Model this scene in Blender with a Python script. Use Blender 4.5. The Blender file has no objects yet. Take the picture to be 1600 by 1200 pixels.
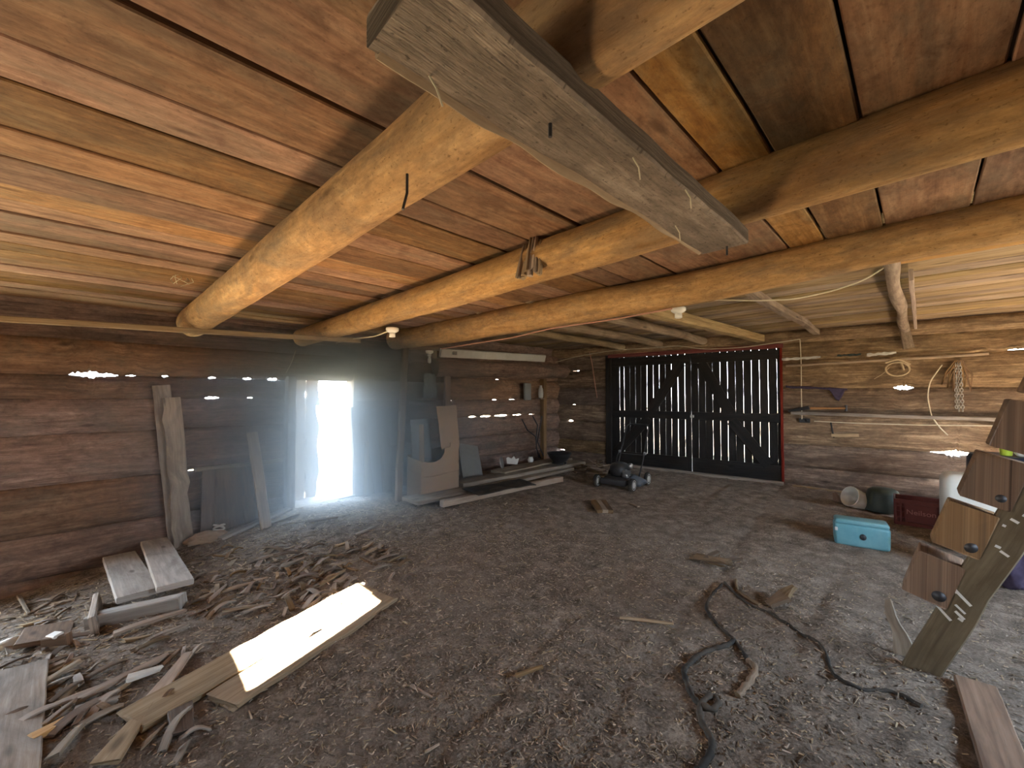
SUN_E, SKY_E, EXPO, HAZE = 380.0, 14.0, 1.95, 2.3
import bpy, bmesh, math, random
from mathutils import Vector, Matrix, Euler, noise
R = random.Random(7)
V = Vector
scene = bpy.context.scene
COL = scene.collection

# ------------------------------------------------------------------ camera
FPX, S2 = 640.0, math.sqrt(.5)
CAM = V((0, 0, 1.5))
PIT = math.atan(17 / FPX)
RIGHT = V((S2, S2, 0))
FWD = V((-S2, S2, 0)) * math.cos(PIT) + V((0, 0, math.sin(PIT)))
UP = RIGHT.cross(FWD)
cd = bpy.data.cameras.new('camera')
cam = bpy.data.objects.new('camera', cd)
COL.objects.link(cam)
cd.sensor_width = 36
cd.lens = FPX / 1600 * 36
cd.clip_start = .02
m = Matrix((RIGHT, UP, -FWD)).transposed().to_4x4()
m.translation = CAM
cam.matrix_world = m
scene.camera = cam


def ray(px, py):
    return (FWD + RIGHT * ((px - 800) / FPX) + UP * ((600 - py) / FPX)).normalized()


def on(ax, val, px, py):
    d = ray(px, py)
    i = 'xyz'.index(ax)
    return CAM + d * ((val - CAM[i]) / d[i])


def sm(t):
    t = max(0., min(1., t))
    return t * t * (3 - 2 * t)


def fz(x, y):
    """height of the trodden earth floor"""
    d = -.16 * max(0, 1.9 - max(y, -2.4)) * sm((-x - 2.4) / 3.2)
    return d + .014 * noise.noise(V((x * .8, y * .8, 3)))


def fl(px, py, up=0.):
    d = ray(px, py)
    z = 0.
    for _ in range(12):
        p = CAM + d * ((z - 1.5) / d.z)
        z = fz(p.x, p.y)
    return V((p.x, p.y, z + up))


# wall with the black doors: its own frame (s along it, z up, d into the room)
DC = V((-4.77, 7.81, 0))
DV = V((3.1, .36, 0)).normalized()
DN = V((-DV.y, DV.x, 0))


def W(s, z, d=0.):
    return DC + DV * s - DN * d + V((0, 0, z))


def wpx(px, py, d=0.):
    dr = ray(px, py)
    o = DC - DN * d
    p = CAM + dr * ((o - CAM).dot(DN) / dr.dot(DN))
    return (p - DC).dot(DV), p.z


def wp(px, py, d=0.):
    s, z = wpx(px, py, d)
    return W(s, z, d)


# ------------------------------------------------------------------ mesh builder
class MB:
    def __init__(self):
        self.v, self.f, self.uv, self.sm = [], [], [], []

    def add(self, vs, fs, uvs=None, smooth=False):
        b = len(self.v)
        self.v += [V(p) for p in vs]
        for k, f in enumerate(fs):
            self.f.append([b + i for i in f])
            self.uv.append(uvs[k] if uvs else [(vs[i][0], vs[i][1] + vs[i][2]) for i in f])
            self.sm.append(smooth)

    def box(self, c, size, rot=None, bev=.0):
        hx, hy, hz = [s / 2 for s in size]
        ax = max(range(3), key=lambda i: size[i])
        M = (rot.to_matrix() if isinstance(rot, Euler) else rot) if rot is not None else Matrix.Identity(3)
        bm = bmesh.new()
        bmesh.ops.create_cube(bm, size=1)
        for v in bm.verts:
            v.co = V((v.co.x * size[0], v.co.y * size[1], v.co.z * size[2]))
        if bev:
            bmesh.ops.bevel(bm, geom=bm.edges[:], offset=min(bev, min(size) * .45), segments=3 if bev > .012 else 1, affect='EDGES', profile=.5)
        self.bm(bm, M, V(c), ax, smooth=bev > .012)

    def bm(self, bm, M, c, ax=0, smooth=False):
        o = (R.random() * 40, R.random() * 40)
        bm.verts.index_update()
        vs = [M @ v.co + c for v in bm.verts]
        fs, us = [], []
        for f in bm.faces:
            n = f.normal
            oth = [i for i in range(3) if i != ax]
            j = oth[0] if abs(n[oth[0]]) < abs(n[oth[1]]) else oth[1]
            fs.append([v.index for v in f.verts])
            us.append([(v.co[ax] + o[0], v.co[j] + o[1]) for v in f.verts])
        self.add(vs, fs, us, smooth)
        bm.free()

    def plank(self, p0, p1, w, t, wd=(0, 0, 1), n=7, wob=.003, w1=None, ragged=0., bend=0., smooth=False, live=0.):
        """a sawn or split board from p0 to p1; wd is roughly the direction of its width"""
        p0, p1 = V(p0), V(p1)
        a = (p1 - p0)
        L = a.length
        a.normalize()
        wv = V(wd) - a * V(wd).dot(a)
        wv.normalize()
        tv = a.cross(wv)
        if w1 is None:
            w1 = w
        o = (R.random() * 40, R.random() * 40)
        sd = R.random() * 100
        ch = min(min(t, w) * .18, .006)
        vs, us = [], []
        for i in range(n + 1):
            q = i / n
            ww = (w + (w1 - w) * q) / 2
            c = p0 + a * (L * q) + tv * (bend * 4 * q * (1 - q))
            ring = [(-ww + ch, -t / 2), (ww - ch, -t / 2), (ww, -t / 2 + ch), (ww, t / 2 - ch), (ww - ch, t / 2), (-ww + ch, t / 2), (-ww, t / 2 - ch), (-ww, -t / 2 + ch)]
            for k, (x, y) in enumerate(ring):
                e = a * 0
                if ragged and i in (0, n):
                    e = a * (ragged * (R.random() - .5) * (1 if abs(x) < ww * .9 else .5) + ragged * .9 * noise.noise(V((x * 30 + sd, i, 0))))
                side = 1 if x > 0 else -1
                lx = side * live * noise.noise(V((L * q * 6, sd + side * 9, 0)))
                vs.append(c + wv * (x + lx + wob * noise.noise(V((L * q * 4, sd + side, 1)))) + tv * (y + wob * noise.noise(V((L * q * 3, sd, x * 8)))) + e)
                us.append((L * q + o[0], x + y + o[1] + (.5 if y > 0 else 0)))
        fs = []
        for i in range(n):
            for k in range(8):
                fs.append([i * 8 + k, (i + 1) * 8 + k, (i + 1) * 8 + (k + 1) % 8, i * 8 + (k + 1) % 8])
        fs.append(list(range(8)))
        fs.append([n * 8 + k for k in reversed(range(8))])
        uv = []
        for f in fs:
            uu = [us[k] for k in f]
            if len(f) == 4:
                r0 = [k % 8 for k in f]
                if 7 in r0 and 0 in r0:
                    uu = [(u[0], u[1]) if k % 8 == 7 else (u[0], us[f[0] - f[0] % 8 + 7][1] + ch * 1.4) for u, k in zip(uu, f)]
            uv.append(uu)
        self.add(vs, fs, uv, smooth)

    def tube(self, pts, r, n=10, cap=True, smooth=True, lump=0.):
        """round bar along a polyline; r is one radius or one per point"""
        pts = [V(p) for p in pts]
        rs = r if isinstance(r, (list, tuple)) else [r] * len(pts)
        o = (R.random() * 40, R.random() * 40)
        t0 = (pts[1] - pts[0]).normalized()
        nv = t0.orthogonal().normalized()
        vs, us, Lc = [], [], 0.
        for i, p in enumerate(pts):
            t = (pts[min(i + 1, len(pts) - 1)] - pts[max(i - 1, 0)]).normalized()
            nv = (nv - t * nv.dot(t))
            nv = nv.normalized() if nv.length > 1e-6 else t.orthogonal().normalized()
            bv = t.cross(nv)
            if i:
                Lc += (p - pts[i - 1]).length
            for k in range(n):
                a = 2 * math.pi * k / n
                rr = rs[i]
                if lump:
                    rr *= 1 + lump * noise.noise(V((Lc * 1.6 + o[0], math.cos(a) * .9, math.sin(a) * .9))) + lump * .5 * noise.noise(V((Lc * 5 + o[1], math.cos(a) * 2, math.sin(a) * 2)))
                vs.append(p + nv * (math.cos(a) * rr) + bv * (math.sin(a) * rr))
            us.append(Lc)
        fs, uv = [], []
        for i in range(len(pts) - 1):
            for k in range(n):
                k2 = (k + 1) % n
                fs.append([i * n + k, i * n + k2, (i + 1) * n + k2, (i + 1) * n + k])
                c0, c1 = 2 * math.pi * rs[i] * k / n, 2 * math.pi * rs[i] * (k + 1) / n
                uv.append([(us[i] + o[0], c0 + o[1]), (us[i] + o[0], c1 + o[1]), (us[i + 1] + o[0], c1 + o[1]), (us[i + 1] + o[0], c0 + o[1])])
        self.add(vs, fs, uv, smooth)
        if cap:
            for i, rev in ((0, True), (len(pts) - 1, False)):
                ids = [i * n + k for k in range(n)]
                ring = [vs[q] for q in ids]
                self.add(ring, [list(reversed(range(n))) if rev else list(range(n))], [[(0.05 * k, .3) for k in range(n)]], False)

    def lathe(self, c, prof, n=24, M=None, smooth=True, sx=1., sy=1.):
        """profile of (radius, height) turned about the local z axis"""
        M = M or Matrix.Identity(3)
        vs = []
        for r, h in prof:
            for k in range(n):
                a = 2 * math.pi * k / n
                vs.append(M @ V((r * math.cos(a) * sx, r * math.sin(a) * sy, h)) + V(c))
        fs, uv = [], []
        for i in range(len(prof) - 1):
            for k in range(n):
                k2 = (k + 1) % n
                fs.append([i * n + k, i * n + k2, (i + 1) * n + k2, (i + 1) * n + k])
                uv.append([(k / n, prof[i][1]), ((k + 1) / n, prof[i][1]), ((k + 1) / n, prof[i + 1][1]), (k / n, prof[i + 1][1])])
        if prof[0][0] > 1e-4:
            fs.append(list(reversed(range(n))))
            uv.append([(0, 0)] * n)
        if prof[-1][0] > 1e-4:
            q = (len(prof) - 1) * n
            fs.append([q + k for k in range(n)])
            uv.append([(0, 0)] * n)
        self.add(vs, fs, uv, smooth)

    def prism(self, outline, depth, M=None, c=(0, 0, 0)):
        """closed outline in the local xz plane given real thickness along y"""
        M = M or Matrix.Identity(3)
        n = len(outline)
        vs = [M @ V((x, -depth / 2, z)) + V(c) for x, z in outline] + [M @ V((x, depth / 2, z)) + V(c) for x, z in outline]
        fs = [list(range(n)), list(reversed(range(n, 2 * n)))]
        uo = (R.random() * 30, R.random() * 30)
        uv = [[(z + uo[0], x + uo[1]) for x, z in outline], [(z + uo[0], x + uo[1]) for x, z in reversed(outline)]]
        for i in range(n):
            j = (i + 1) % n
            fs.append([j, i, n + i, n + j])
            uv.append([(0, 0), (.02, 0), (.02, .02), (0, .02)])
        self.add(vs, fs, uv)

    def build(self, name, mat, parent=None, label=None, cat=None, group=None, kind=None, origin=None):
        me = bpy.data.meshes.new(name)
        if origin is None:
            lo = V([min(p[i] for p in self.v) for i in range(3)])
            hi = V([max(p[i] for p in self.v) for i in range(3)])
            origin = V(((lo.x + hi.x) / 2, (lo.y + hi.y) / 2, lo.z))
        origin = V(origin)
        me.from_pydata([p - origin for p in self.v], [], self.f)
        ul = me.uv_layers.new(name='UVMap')
        k = 0
        for uv in self.uv:
            for u in uv:
                ul.data[k].uv = u
                k += 1
        for p, s in zip(me.polygons, self.sm):
            p.use_smooth = s
        me.materials.append(mat)
        ob = bpy.data.objects.new(name, me)
        COL.objects.link(ob)
        if parent is not None:
            ob.parent = parent
            ob.location = origin - WL[parent.name]
        else:
            ob.location = origin
        WL[ob.name] = origin
        tag(ob, label, cat, group, kind)
        return ob


WL = {}   # world location of everything built, for parenting


def tag(o, label=None, cat=None, group=None, kind=None):
    if label:
        o['label'] = label
    if cat:
        o['category'] = cat
    if group:
        o['group'] = group
    if kind:
        o['kind'] = kind
    return o


def thing(name, label, cat, loc, group=None):
    o = bpy.data.objects.new(name, None)
    o.empty_display_size = .1
    COL.objects.link(o)
    o.location = V(loc)
    WL[o.name] = V(loc)
    return tag(o, label, cat, group)


def board(name, label, cat, p0, p1, w, t, mat, wd=(0, 0, 1), group=None, **k):
    b = MB()
    b.plank(p0, p1, w, t, wd, **k)
    return b.build(name, mat, None, label, cat, group)


# ------------------------------------------------------------------ materials
class NT:
    def __init__(self, name):
        self.m = bpy.data.materials.new(name)
        self.m.use_nodes = True
        self.t = self.m.node_tree
        self.t.nodes.clear()

    def n(self, typ, **kw):
        nd = self.t.nodes.new(typ)
        for k, v in kw.items():
            if k.startswith('i_'):
                nd.inputs[k[2:].replace('_', ' ')].default_value = v
            else:
                setattr(nd, k, v)
        return nd

    def l(self, a, b):
        self.t.links.new(a, b)

    def ramp(self, fac, stops):
        r = self.n('ShaderNodeValToRGB')
        e = r.color_ramp.elements
        while len(e) < len(stops):
            e.new(.5)
        for el, (p, c) in zip(e, stops):
            el.position = p
            el.color = (*c, 1) if len(c) == 3 else c
        self.l(fac, r.inputs['Fac'])
        return r.outputs['Color']

    def math(self, op, a, b=None, clamp=False):
        nd = self.n('ShaderNodeMath', operation=op, use_clamp=clamp)
        for i, x in enumerate((a, b)):
            if x is None:
                continue
            if isinstance(x, (int, float)):
                nd.inputs[i].default_value = x
            else:
                self.l(x, nd.inputs[i])
        return nd.outputs[0]

    def mix(self, fac, a, b, typ='MIX'):
        nd = self.n('ShaderNodeMix', data_type='RGBA', blend_type=typ)
        for s, x in ((nd.inputs[0], fac), (nd.inputs[6], a), (nd.inputs[7], b)):
            if isinstance(x, (int, float)):
                s.default_value = x
            elif isinstance(x, tuple):
                s.default_value = (*x, 1) if len(x) == 3 else x
            else:
                self.l(x, s)
        return nd.outputs[2]

    def noise(self, vec, scale, detail=4, rough=.6, dist=0.):
        nd = self.n('ShaderNodeTexNoise')
        nd.inputs['Scale'].default_value = scale
        nd.inputs['Detail'].default_value = detail
        nd.inputs['Roughness'].default_value = rough
        nd.inputs['Distortion'].default_value = dist
        self.l(vec, nd.inputs['Vector'])
        return nd.outputs['Fac']

    def mapped(self, vec, sc):
        nd = self.n('ShaderNodeMapping')
        nd.inputs['Scale'].default_value = sc
        self.l(vec, nd.inputs['Vector'])
        return nd.outputs['Vector']

    def out(self, col, rough=.8, bump=None, bstr=.3, bdist=.01, spec=.3, metal=0.):
        p = self.n('ShaderNodeBsdfPrincipled')
        if isinstance(col, tuple):
            p.inputs['Base Color'].default_value = (*col, 1)
        else:
            self.l(col, p.inputs['Base Color'])
        if isinstance(rough, (int, float)):
            p.inputs['Roughness'].default_value = rough
        else:
            self.l(rough, p.inputs['Roughness'])
        p.inputs['Specular IOR Level'].default_value = spec
        p.inputs['Metallic'].default_value = metal
        if bump is not None:
            b = self.n('ShaderNodeBump')
            b.inputs['Strength'].default_value = bstr
            b.inputs['Distance'].default_value = bdist
            self.l(bump, b.inputs['Height'])
            self.l(b.outputs['Normal'], p.inputs['Normal'])
        o = self.n('ShaderNodeOutputMaterial')
        self.l(p.outputs[0], o.inputs['Surface'])
        return self.m


def wood(name, dark, mid, light, vary=.5, grain=26, stain=None, stain_amt=.55, bump=.35, rough=.85, hue=.02, knots=True, bdist=.006, speck=0., blotch=None, kamt=.75):
    t = NT(name)
    uv = t.n('ShaderNodeUVMap').outputs['UV']
    geo = t.n('ShaderNodeNewGeometry')
    oi = t.n('ShaderNodeObjectInfo')
    rnd = t.math('FRACT', t.math('ADD', geo.outputs['Random Per Island'], oi.outputs['Random']))
    g1 = t.noise(t.mapped(uv, (1.3, grain, 1)), 1.6, 6, .65, .5)
    g2 = t.noise(t.mapped(uv, (.8, 5., 1)), 1.5, 3, .55, 1.2)
    g3 = t.noise(t.mapped(uv, (5, 90, 1)), 1.5, 3, .7)
    f = t.math('ADD', t.math('MULTIPLY', g1, .6), t.math('MULTIPLY', g2, .4))
    c = t.ramp(f, [(.3, dark), (.5, mid), (.7, light)])
    if stain:
        st = t.noise(t.mapped(uv, (1.1, 3.2, 1)), 1.3, 5, .65, .8)
        sf = t.math('MULTIPLY', t.ramp(st, [(.46, (0, 0, 0)), (.62, (1, 1, 1))]), stain_amt)
        c = t.mix(sf, c, stain)
    if knots:
        vo = t.n('ShaderNodeTexVoronoi')
        vo.inputs['Scale'].default_value = 1.
        t.l(t.mapped(uv, (1.6, 5.5, 1)), vo.inputs['Vector'])
        kf = t.ramp(vo.outputs['Distance'], [(.05, (1, 1, 1)), (.13, (0, 0, 0))])
        c = t.mix(t.math('MULTIPLY', kf, kamt), c, tuple(q * .45 for q in dark))
    if blotch:
        bl = t.noise(t.mapped(uv, (3.2, 5.5, 1)), 1.5, 6, .72, .6)
        c = t.mix(t.math('MULTIPLY', t.ramp(bl, [(.47, (0, 0, 0)), (.66, (1, 1, 1))]), .75), c, blotch)
        bl2 = t.noise(t.mapped(uv, (7, 16, 1)), 2, 5, .75)
        c = t.mix(.55, c, t.ramp(bl2, [(.3, (.45, .45, .45)), (.7, (1.35, 1.3, 1.25))]), 'MULTIPLY')
    if speck:
        sp = t.noise(t.mapped(uv, (22, 34, 1)), 2.2, 3, .6)
        c = t.mix(t.math('MULTIPLY', t.ramp(sp, [(.60, (0, 0, 0)), (.68, (1, 1, 1))]), speck), c, tuple(q * .4 for q in dark))
    hs = t.n('ShaderNodeHueSaturation')
    t.l(c, hs.inputs['Color'])
    t.l(t.math('ADD', t.math('MULTIPLY', rnd, vary), 1 - vary / 2), hs.inputs['Value'])
    r2 = t.math('FRACT', t.math('MULTIPLY', rnd, 7.31))
    t.l(t.math('ADD', t.math('MULTIPLY', r2, hue), .5 - hue / 2), hs.inputs['Hue'])
    t.l(t.math('ADD', t.math('MULTIPLY', r2, .5), .75), hs.inputs['Saturation'])
    h = t.math('ADD', t.math('MULTIPLY', g1, .7), t.math('MULTIPLY', g3, .3))
    return t.out(hs.outputs['Color'], rough, h, bump, bdist)


def plain(name, col, rough=.6, spec=.4, var=.25, scale=14, metal=0., bump=.0, dirt=None, dirt_amt=.5):
    t = NT(name)
    co = t.n('ShaderNodeTexCoord').outputs['Object']
    n1 = t.noise(co, scale, 5, .6)
    c = t.mix(n1, tuple(q * (1 - var) for q in col), tuple(min(1, q * (1 + var)) for q in col))
    if dirt:
        n2 = t.noise(co, scale * .35, 5, .7)
        c = t.mix(t.math('MULTIPLY', t.ramp(n2, [(.45, (0, 0, 0)), (.65, (1, 1, 1))]), dirt_amt), c, dirt)
    return t.out(c, rough, n1 if bump else None, bump, .004, spec, metal)


M_ceil = wood('ceiling_wood', (.16, .078, .042), (.30, .165, .09), (.45, .28, .165), vary=.75, stain=(.20, .15, .10), stain_amt=.6, hue=.03, grain=20, speck=.35, blotch=(.15, .075, .04))
M_far = wood('loft_board_wood', (.16, .11, .06), (.34, .25, .15), (.52, .41, .27), vary=.5, stain=(.12, .085, .05))
M_log = wood('peeled_log_wood', (.36, .215, .12), (.54, .36, .215), (.66, .48, .31), vary=.15, grain=16, hue=.01, stain=(.25, .19, .14), stain_amt=.75, bump=.6, knots=True, speck=.6, blotch=(.33, .21, .13), bdist=.01)
M_hewn = wood('rough_hewn_grey_wood', (.15, .11, .07), (.30, .235, .16), (.44, .36, .26), vary=.2, grain=14, stain=(.12, .09, .06), bump=1., bdist=.02, speck=.7, blotch=(.16, .12, .08))
M_wall = wood('old_log_wall_wood', (.07, .046, .031), (.28, .20, .137), (.60, .47, .33), vary=.4, grain=24, stain=(.11, .08, .055), stain_amt=.65, bump=1., bdist=.02, speck=.3, blotch=(.15, .10, .07))
M_wallL = wood('red_brown_log_wall_wood', (.12, .075, .058), (.29, .19, .145), (.47, .34, .265), vary=.45, grain=22, stain=(.15, .13, .11), stain_amt=.6, bump=1., bdist=.016, speck=.2, blotch=(.14, .09, .07))
M_grey = wood('weathered_grey_wood', (.16, .13, .10), (.32, .27, .22), (.46, .41, .35), vary=.5, stain=(.12, .10, .085), stain_amt=.6)
M_tan = wood('dry_tan_wood', (.22, .155, .10), (.38, .29, .205), (.54, .44, .33), vary=.5, stain=(.20, .15, .11), stain_amt=.5)
M_brown = wood('brown_board_wood', (.11, .065, .04), (.22, .14, .085), (.33, .22, .14), vary=.45, stain=(.10, .075, .055))
M_black = wood('black_painted_wood', (.005, .005, .006), (.012, .012, .013), (.032, .030, .028), vary=.6, stain=(.022, .017, .013), hue=.0, rough=.55, bump=.3)
M_red = wood('red_painted_wood', (.085, .018, .015), (.15, .034, .028), (.23, .07, .055), vary=.2, hue=.0)
M_bark = wood('bark', (.09, .06, .04), (.18, .13, .09), (.30, .23, .16), vary=.6, bump=.9)
M_rail = wood('dark_dusty_ladder_wood', (.10, .08, .06), (.19, .155, .115), (.27, .225, .17), vary=.2, stain=(.11, .085, .06))
M_trim = wood('orange_edge_wood', (.34, .18, .06), (.58, .34, .12), (.70, .46, .2), vary=.1)
M_card = plain('cardboard', (.36, .25, .165), .9, .15, .12, 9, bump=.1, dirt=(.30, .21, .14), dirt_amt=.4)
M_white = plain('white_painted', (.72, .72, .68), .5, .4, .08, 9, dirt=(.5, .47, .4), dirt_amt=.4)
M_porc = plain('white_porcelain', (.8, .79, .74), .25, .5, .04)
M_jug = plain('milky_plastic', (.66, .68, .64), .4, .4, .06, 5, dirt=(.5, .49, .42), dirt_amt=.35)
M_pale = wood('bleached_plank_wood', (.28, .26, .23), (.44, .42, .39), (.58, .56, .52), vary=.15, stain=(.22, .20, .18), stain_amt=.6, hue=.0)
M_blue = plain('pale_blue_plastic', (.115, .30, .35), .45, .4, .10, 8, dirt=(.22, .40, .44), dirt_amt=.5)
M_dkplas = plain('black_plastic', (.022, .023, .026), .45, .4, .3)
M_metal = plain('dull_metal', (.34, .34, .34), .4, .5, .25, 20, metal=.8)
M_dmetal = plain('dark_metal', (.06, .06, .065), .5, .4, .3, 20, metal=.5)
M_rubber = plain('black_rubber', (.035, .033, .031), .85, .2, .35, 12, dirt=(.12, .10, .08), dirt_amt=.75, bump=.3)
M_wheel = plain('grey_white_plastic', (.52, .52, .5), .5, .4, .12, 20)
M_bluegrey = plain('blue_grey_plastic', (.10, .125, .16), .5, .35, .25, 9, dirt=(.17, .15, .13))
M_cord = plain('cream_cord', (.62, .56, .42), .7, .2, .15)
M_pink = plain('faded_pink_wire', (.48, .26, .20), .6, .2, .15)
M_rope = plain('hemp_rope', (.50, .40, .26), .95, .1, .3, 60, bump=.5)
M_crate = plain('dark_red_plastic', (.13, .034, .03), .5, .35, .2)
M_letter = plain('faded_pink_lettering', (.40, .19, .17), .6, .3, .2, 40)
M_green = plain('lime_plastic', (.42, .56, .06), .4, .4, .1)
M_purple = plain('purple_cloth', (.075, .06, .10), .95, .1, .4, 30, bump=.5)
M_rag = plain('white_rag', (.68, .67, .62), .9, .1, .2, 25, bump=.5)
M_dkgreen = plain('dark_green_plastic', (.035, .055, .05), .45, .4, .3)
M_dkblue = plain('dark_blue_plastic', (.02, .03, .055), .45, .4, .3)
M_gpanel = plain('grey_sheet', (.26, .27, .26), .7, .3, .2, 5, dirt=(.17, .16, .14), dirt_amt=.6)
M_glass = plain('cloudy_glass', (.55, .55, .5), .2, .6, .1)
M_chain = plain('worn_chain_steel', (.42, .41, .38), .45, .5, .3, 40, metal=.6)
M_handle = plain('hammer_handle_wood', (.46, .24, .10), .6, .3, .2, 30)
M_paint = plain('white_paint_flecks', (.75, .75, .72), .6, .3, .1)
M_flap = plain('grey_blue_card', (.30, .32, .33), .85, .2, .15, 7)

# ------------------------------------------------------------------ dirt floor
def dirt_mat():
    t = NT('trodden_earth')
    co = t.n('ShaderNodeTexCoord').outputs['Object']
    big = t.noise(co, .9, 4, .6)
    midn = t.noise(co, 7, 6, .7, .4)
    fine = t.noise(co, 70, 6, .8)
    f = t.math('ADD', t.math('MULTIPLY', midn, .45), t.math('MULTIPLY', fine, .55))
    c = t.ramp(f, [(.385, (.085, .068, .054)), (.5, (.25, .205, .168)), (.60, (.50, .42, .345))])
    c = t.mix(t.ramp(big, [(.4, (0, 0, 0)), (.65, (.5, .5, .5))]), c, (.30, .255, .215))
    # crumbs of straw and chip
    vo = t.n('ShaderNodeTexVoronoi')
    vo.inputs['Scale'].default_value = 30
    wv = t.n('ShaderNodeTexNoise')
    wv.inputs['Scale'].default_value = 9
    t.l(co, wv.inputs['Vector'])
    sc = t.n('ShaderNodeVectorMath', operation='SCALE')
    t.l(wv.outputs['Color'], sc.inputs[0])
    sc.inputs['Scale'].default_value = .12
    ad = t.n('ShaderNodeVectorMath', operation='ADD')
    t.l(t.mapped(co, (1, 2.4, 1)), ad.inputs[0])
    t.l(sc.outputs[0], ad.inputs[1])
    t.l(ad.outputs[0], vo.inputs['Vector'])
    cr = t.ramp(vo.outputs['Distance'], [(.10, (1, 1, 1)), (.16, (0, 0, 0))])
    sel = t.ramp(t.noise(co, 3.2, 3, .6), [(.5, (0, 0, 0)), (.62, (.55, .55, .55))])
    c = t.mix(t.math('MULTIPLY', cr, sel), c, (.40, .31, .21))
    h = t.math('ADD', t.math('MULTIPLY', midn, .8), t.math('MULTIPLY', fine, .5))
    return t.out(c, .95, h, 1., .03, .1)


def floor_z(x, y):
    z = fz(x, y)
    z += .016 * noise.noise(V((x * 3.1, y * 3.1, 9))) + .013 * noise.noise(V((x * 8.3, y * 8.3, 5))) + .010 * noise.noise(V((x * 19, y * 19, 2)))
    # cart ruts running out from the big doors
    for k, (a, b) in enumerate(((-1.75, -.14), (-1.18, -.10), (-.55, .02))):
        dx = x - (a + b * (y - 3) + .08 * noise.noise(V((y * .7, k, 0))))
        z -= .024 * math.exp(-(dx / .05) ** 2) * (1 if y > .5 else 0) * max(0, noise.noise(V((y * .5, k * 7, 3))) + .6)
    return z


mb = MB()
x0, x1, y0, y1 = -6.5, 2.5, -2.7, 9.0
nx, ny = 225, 292
vs = []
for j in range(ny + 1):
    for i in range(nx + 1):
        x, y = x0 + (x1 - x0) * i / nx, y0 + (y1 - y0) * j / ny
        vs.append((x, y, floor_z(x, y)))
fs = [[j * (nx + 1) + i, j * (nx + 1) + i + 1, (j + 1) * (nx + 1) + i + 1, (j + 1) * (nx + 1) + i] for j in range(ny) for i in range(nx)]
mb.add(vs, fs, None, True)
mb.build('floor', dirt_mat(), kind='structure', origin=(0, 0, 0))

# meadow outside
t = NT('meadow')
co = t.n('ShaderNodeTexCoord').outputs['Object']
M_meadow = t.out(t.ramp(t.noise(co, 5, 6, .7), [(.35, (.10, .11, .05)), (.5, (.22, .21, .12)), (.65, (.34, .31, .2))]), .95, t.noise(co, 30, 4, .7), .8, .05, .1)
mb = MB()
for a, b, c, d in ((-9.5, -5, -6.42, 9), (-6.42, 8.95, 2.45, 11)):
    mb.add([(a, b, -.03), (c, b, -.03), (c, d, -.03), (a, d, -.03)], [[0, 1, 2, 3]])
mb.build('ground', M_meadow, kind='structure', origin=(0, 0, 0))

# ------------------------------------------------------------------ ceiling of loft boards
mb = MB()
xs = [-6.5, -6.28, -6.02, -5.8, -5.55, -5.3, -5.06, -4.8, -4.57, -4.3, -4.08, -3.86, -3.63, -3.41, -3.2, -2.95, -2.61, -2.33, -1.98, -1.74, -1.385, -1.03, -.6, -.405, -.135, .2, .5, .8, 1.1, 1.4, 1.75, 2.1, 2.5]
gaps = {-1.385: .022, -1.98: .014, -2.61: .008, -.405: .014, -.135: .01, -.6: .012, .2: .01}
for a, b in zip(xs, xs[1:]):
    g0, g1 = gaps.get(a, .004), gaps.get(b, .004)
    c = (a + g0 / 2 + b - g1 / 2) / 2
    w = (b - a) - (g0 + g1) / 2
    z = 2.485 + R.uniform(-.006, .010)
    seam = R.choice([None, .75, 1.97, None])
    spans = [(-2.65, 3.36)] if seam is None else [(-2.65, seam - .004), (seam + .004, 3.36)]
    for s0, s1 in spans:
        mb.plank((c, s0, z), (c, s1, z + R.uniform(-.006, .006)), w, .028, (1, 0, 0), n=10, wob=.004)
mb.build('ceiling', M_ceil, kind='structure')

mb = MB()
y = 3.30
while y < 9.0:
    w = R.uniform(.17, .26)
    z = 2.615 + R.uniform(-.008, .008)
    for s0, s1 in ((-6.5, R.uniform(-3.5, -2.2)), (None, 2.5)):
        s0 = e if s0 is None else s0
        mb.plank((s0 + .004, y + w / 2, z), (s1, y + w / 2, z), w - .006, .026, (0, 1, 0), n=9, wob=.004)
        e = s1
    y += w
mb.build('ceiling', M_far, kind='structure')

# roof above it all keeps the loft dark
mb = MB()
mb.box((-2, 3.2, 2.88), (9.6, 13.2, .06))
mb.build('roof', M_brown, kind='structure')

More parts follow.
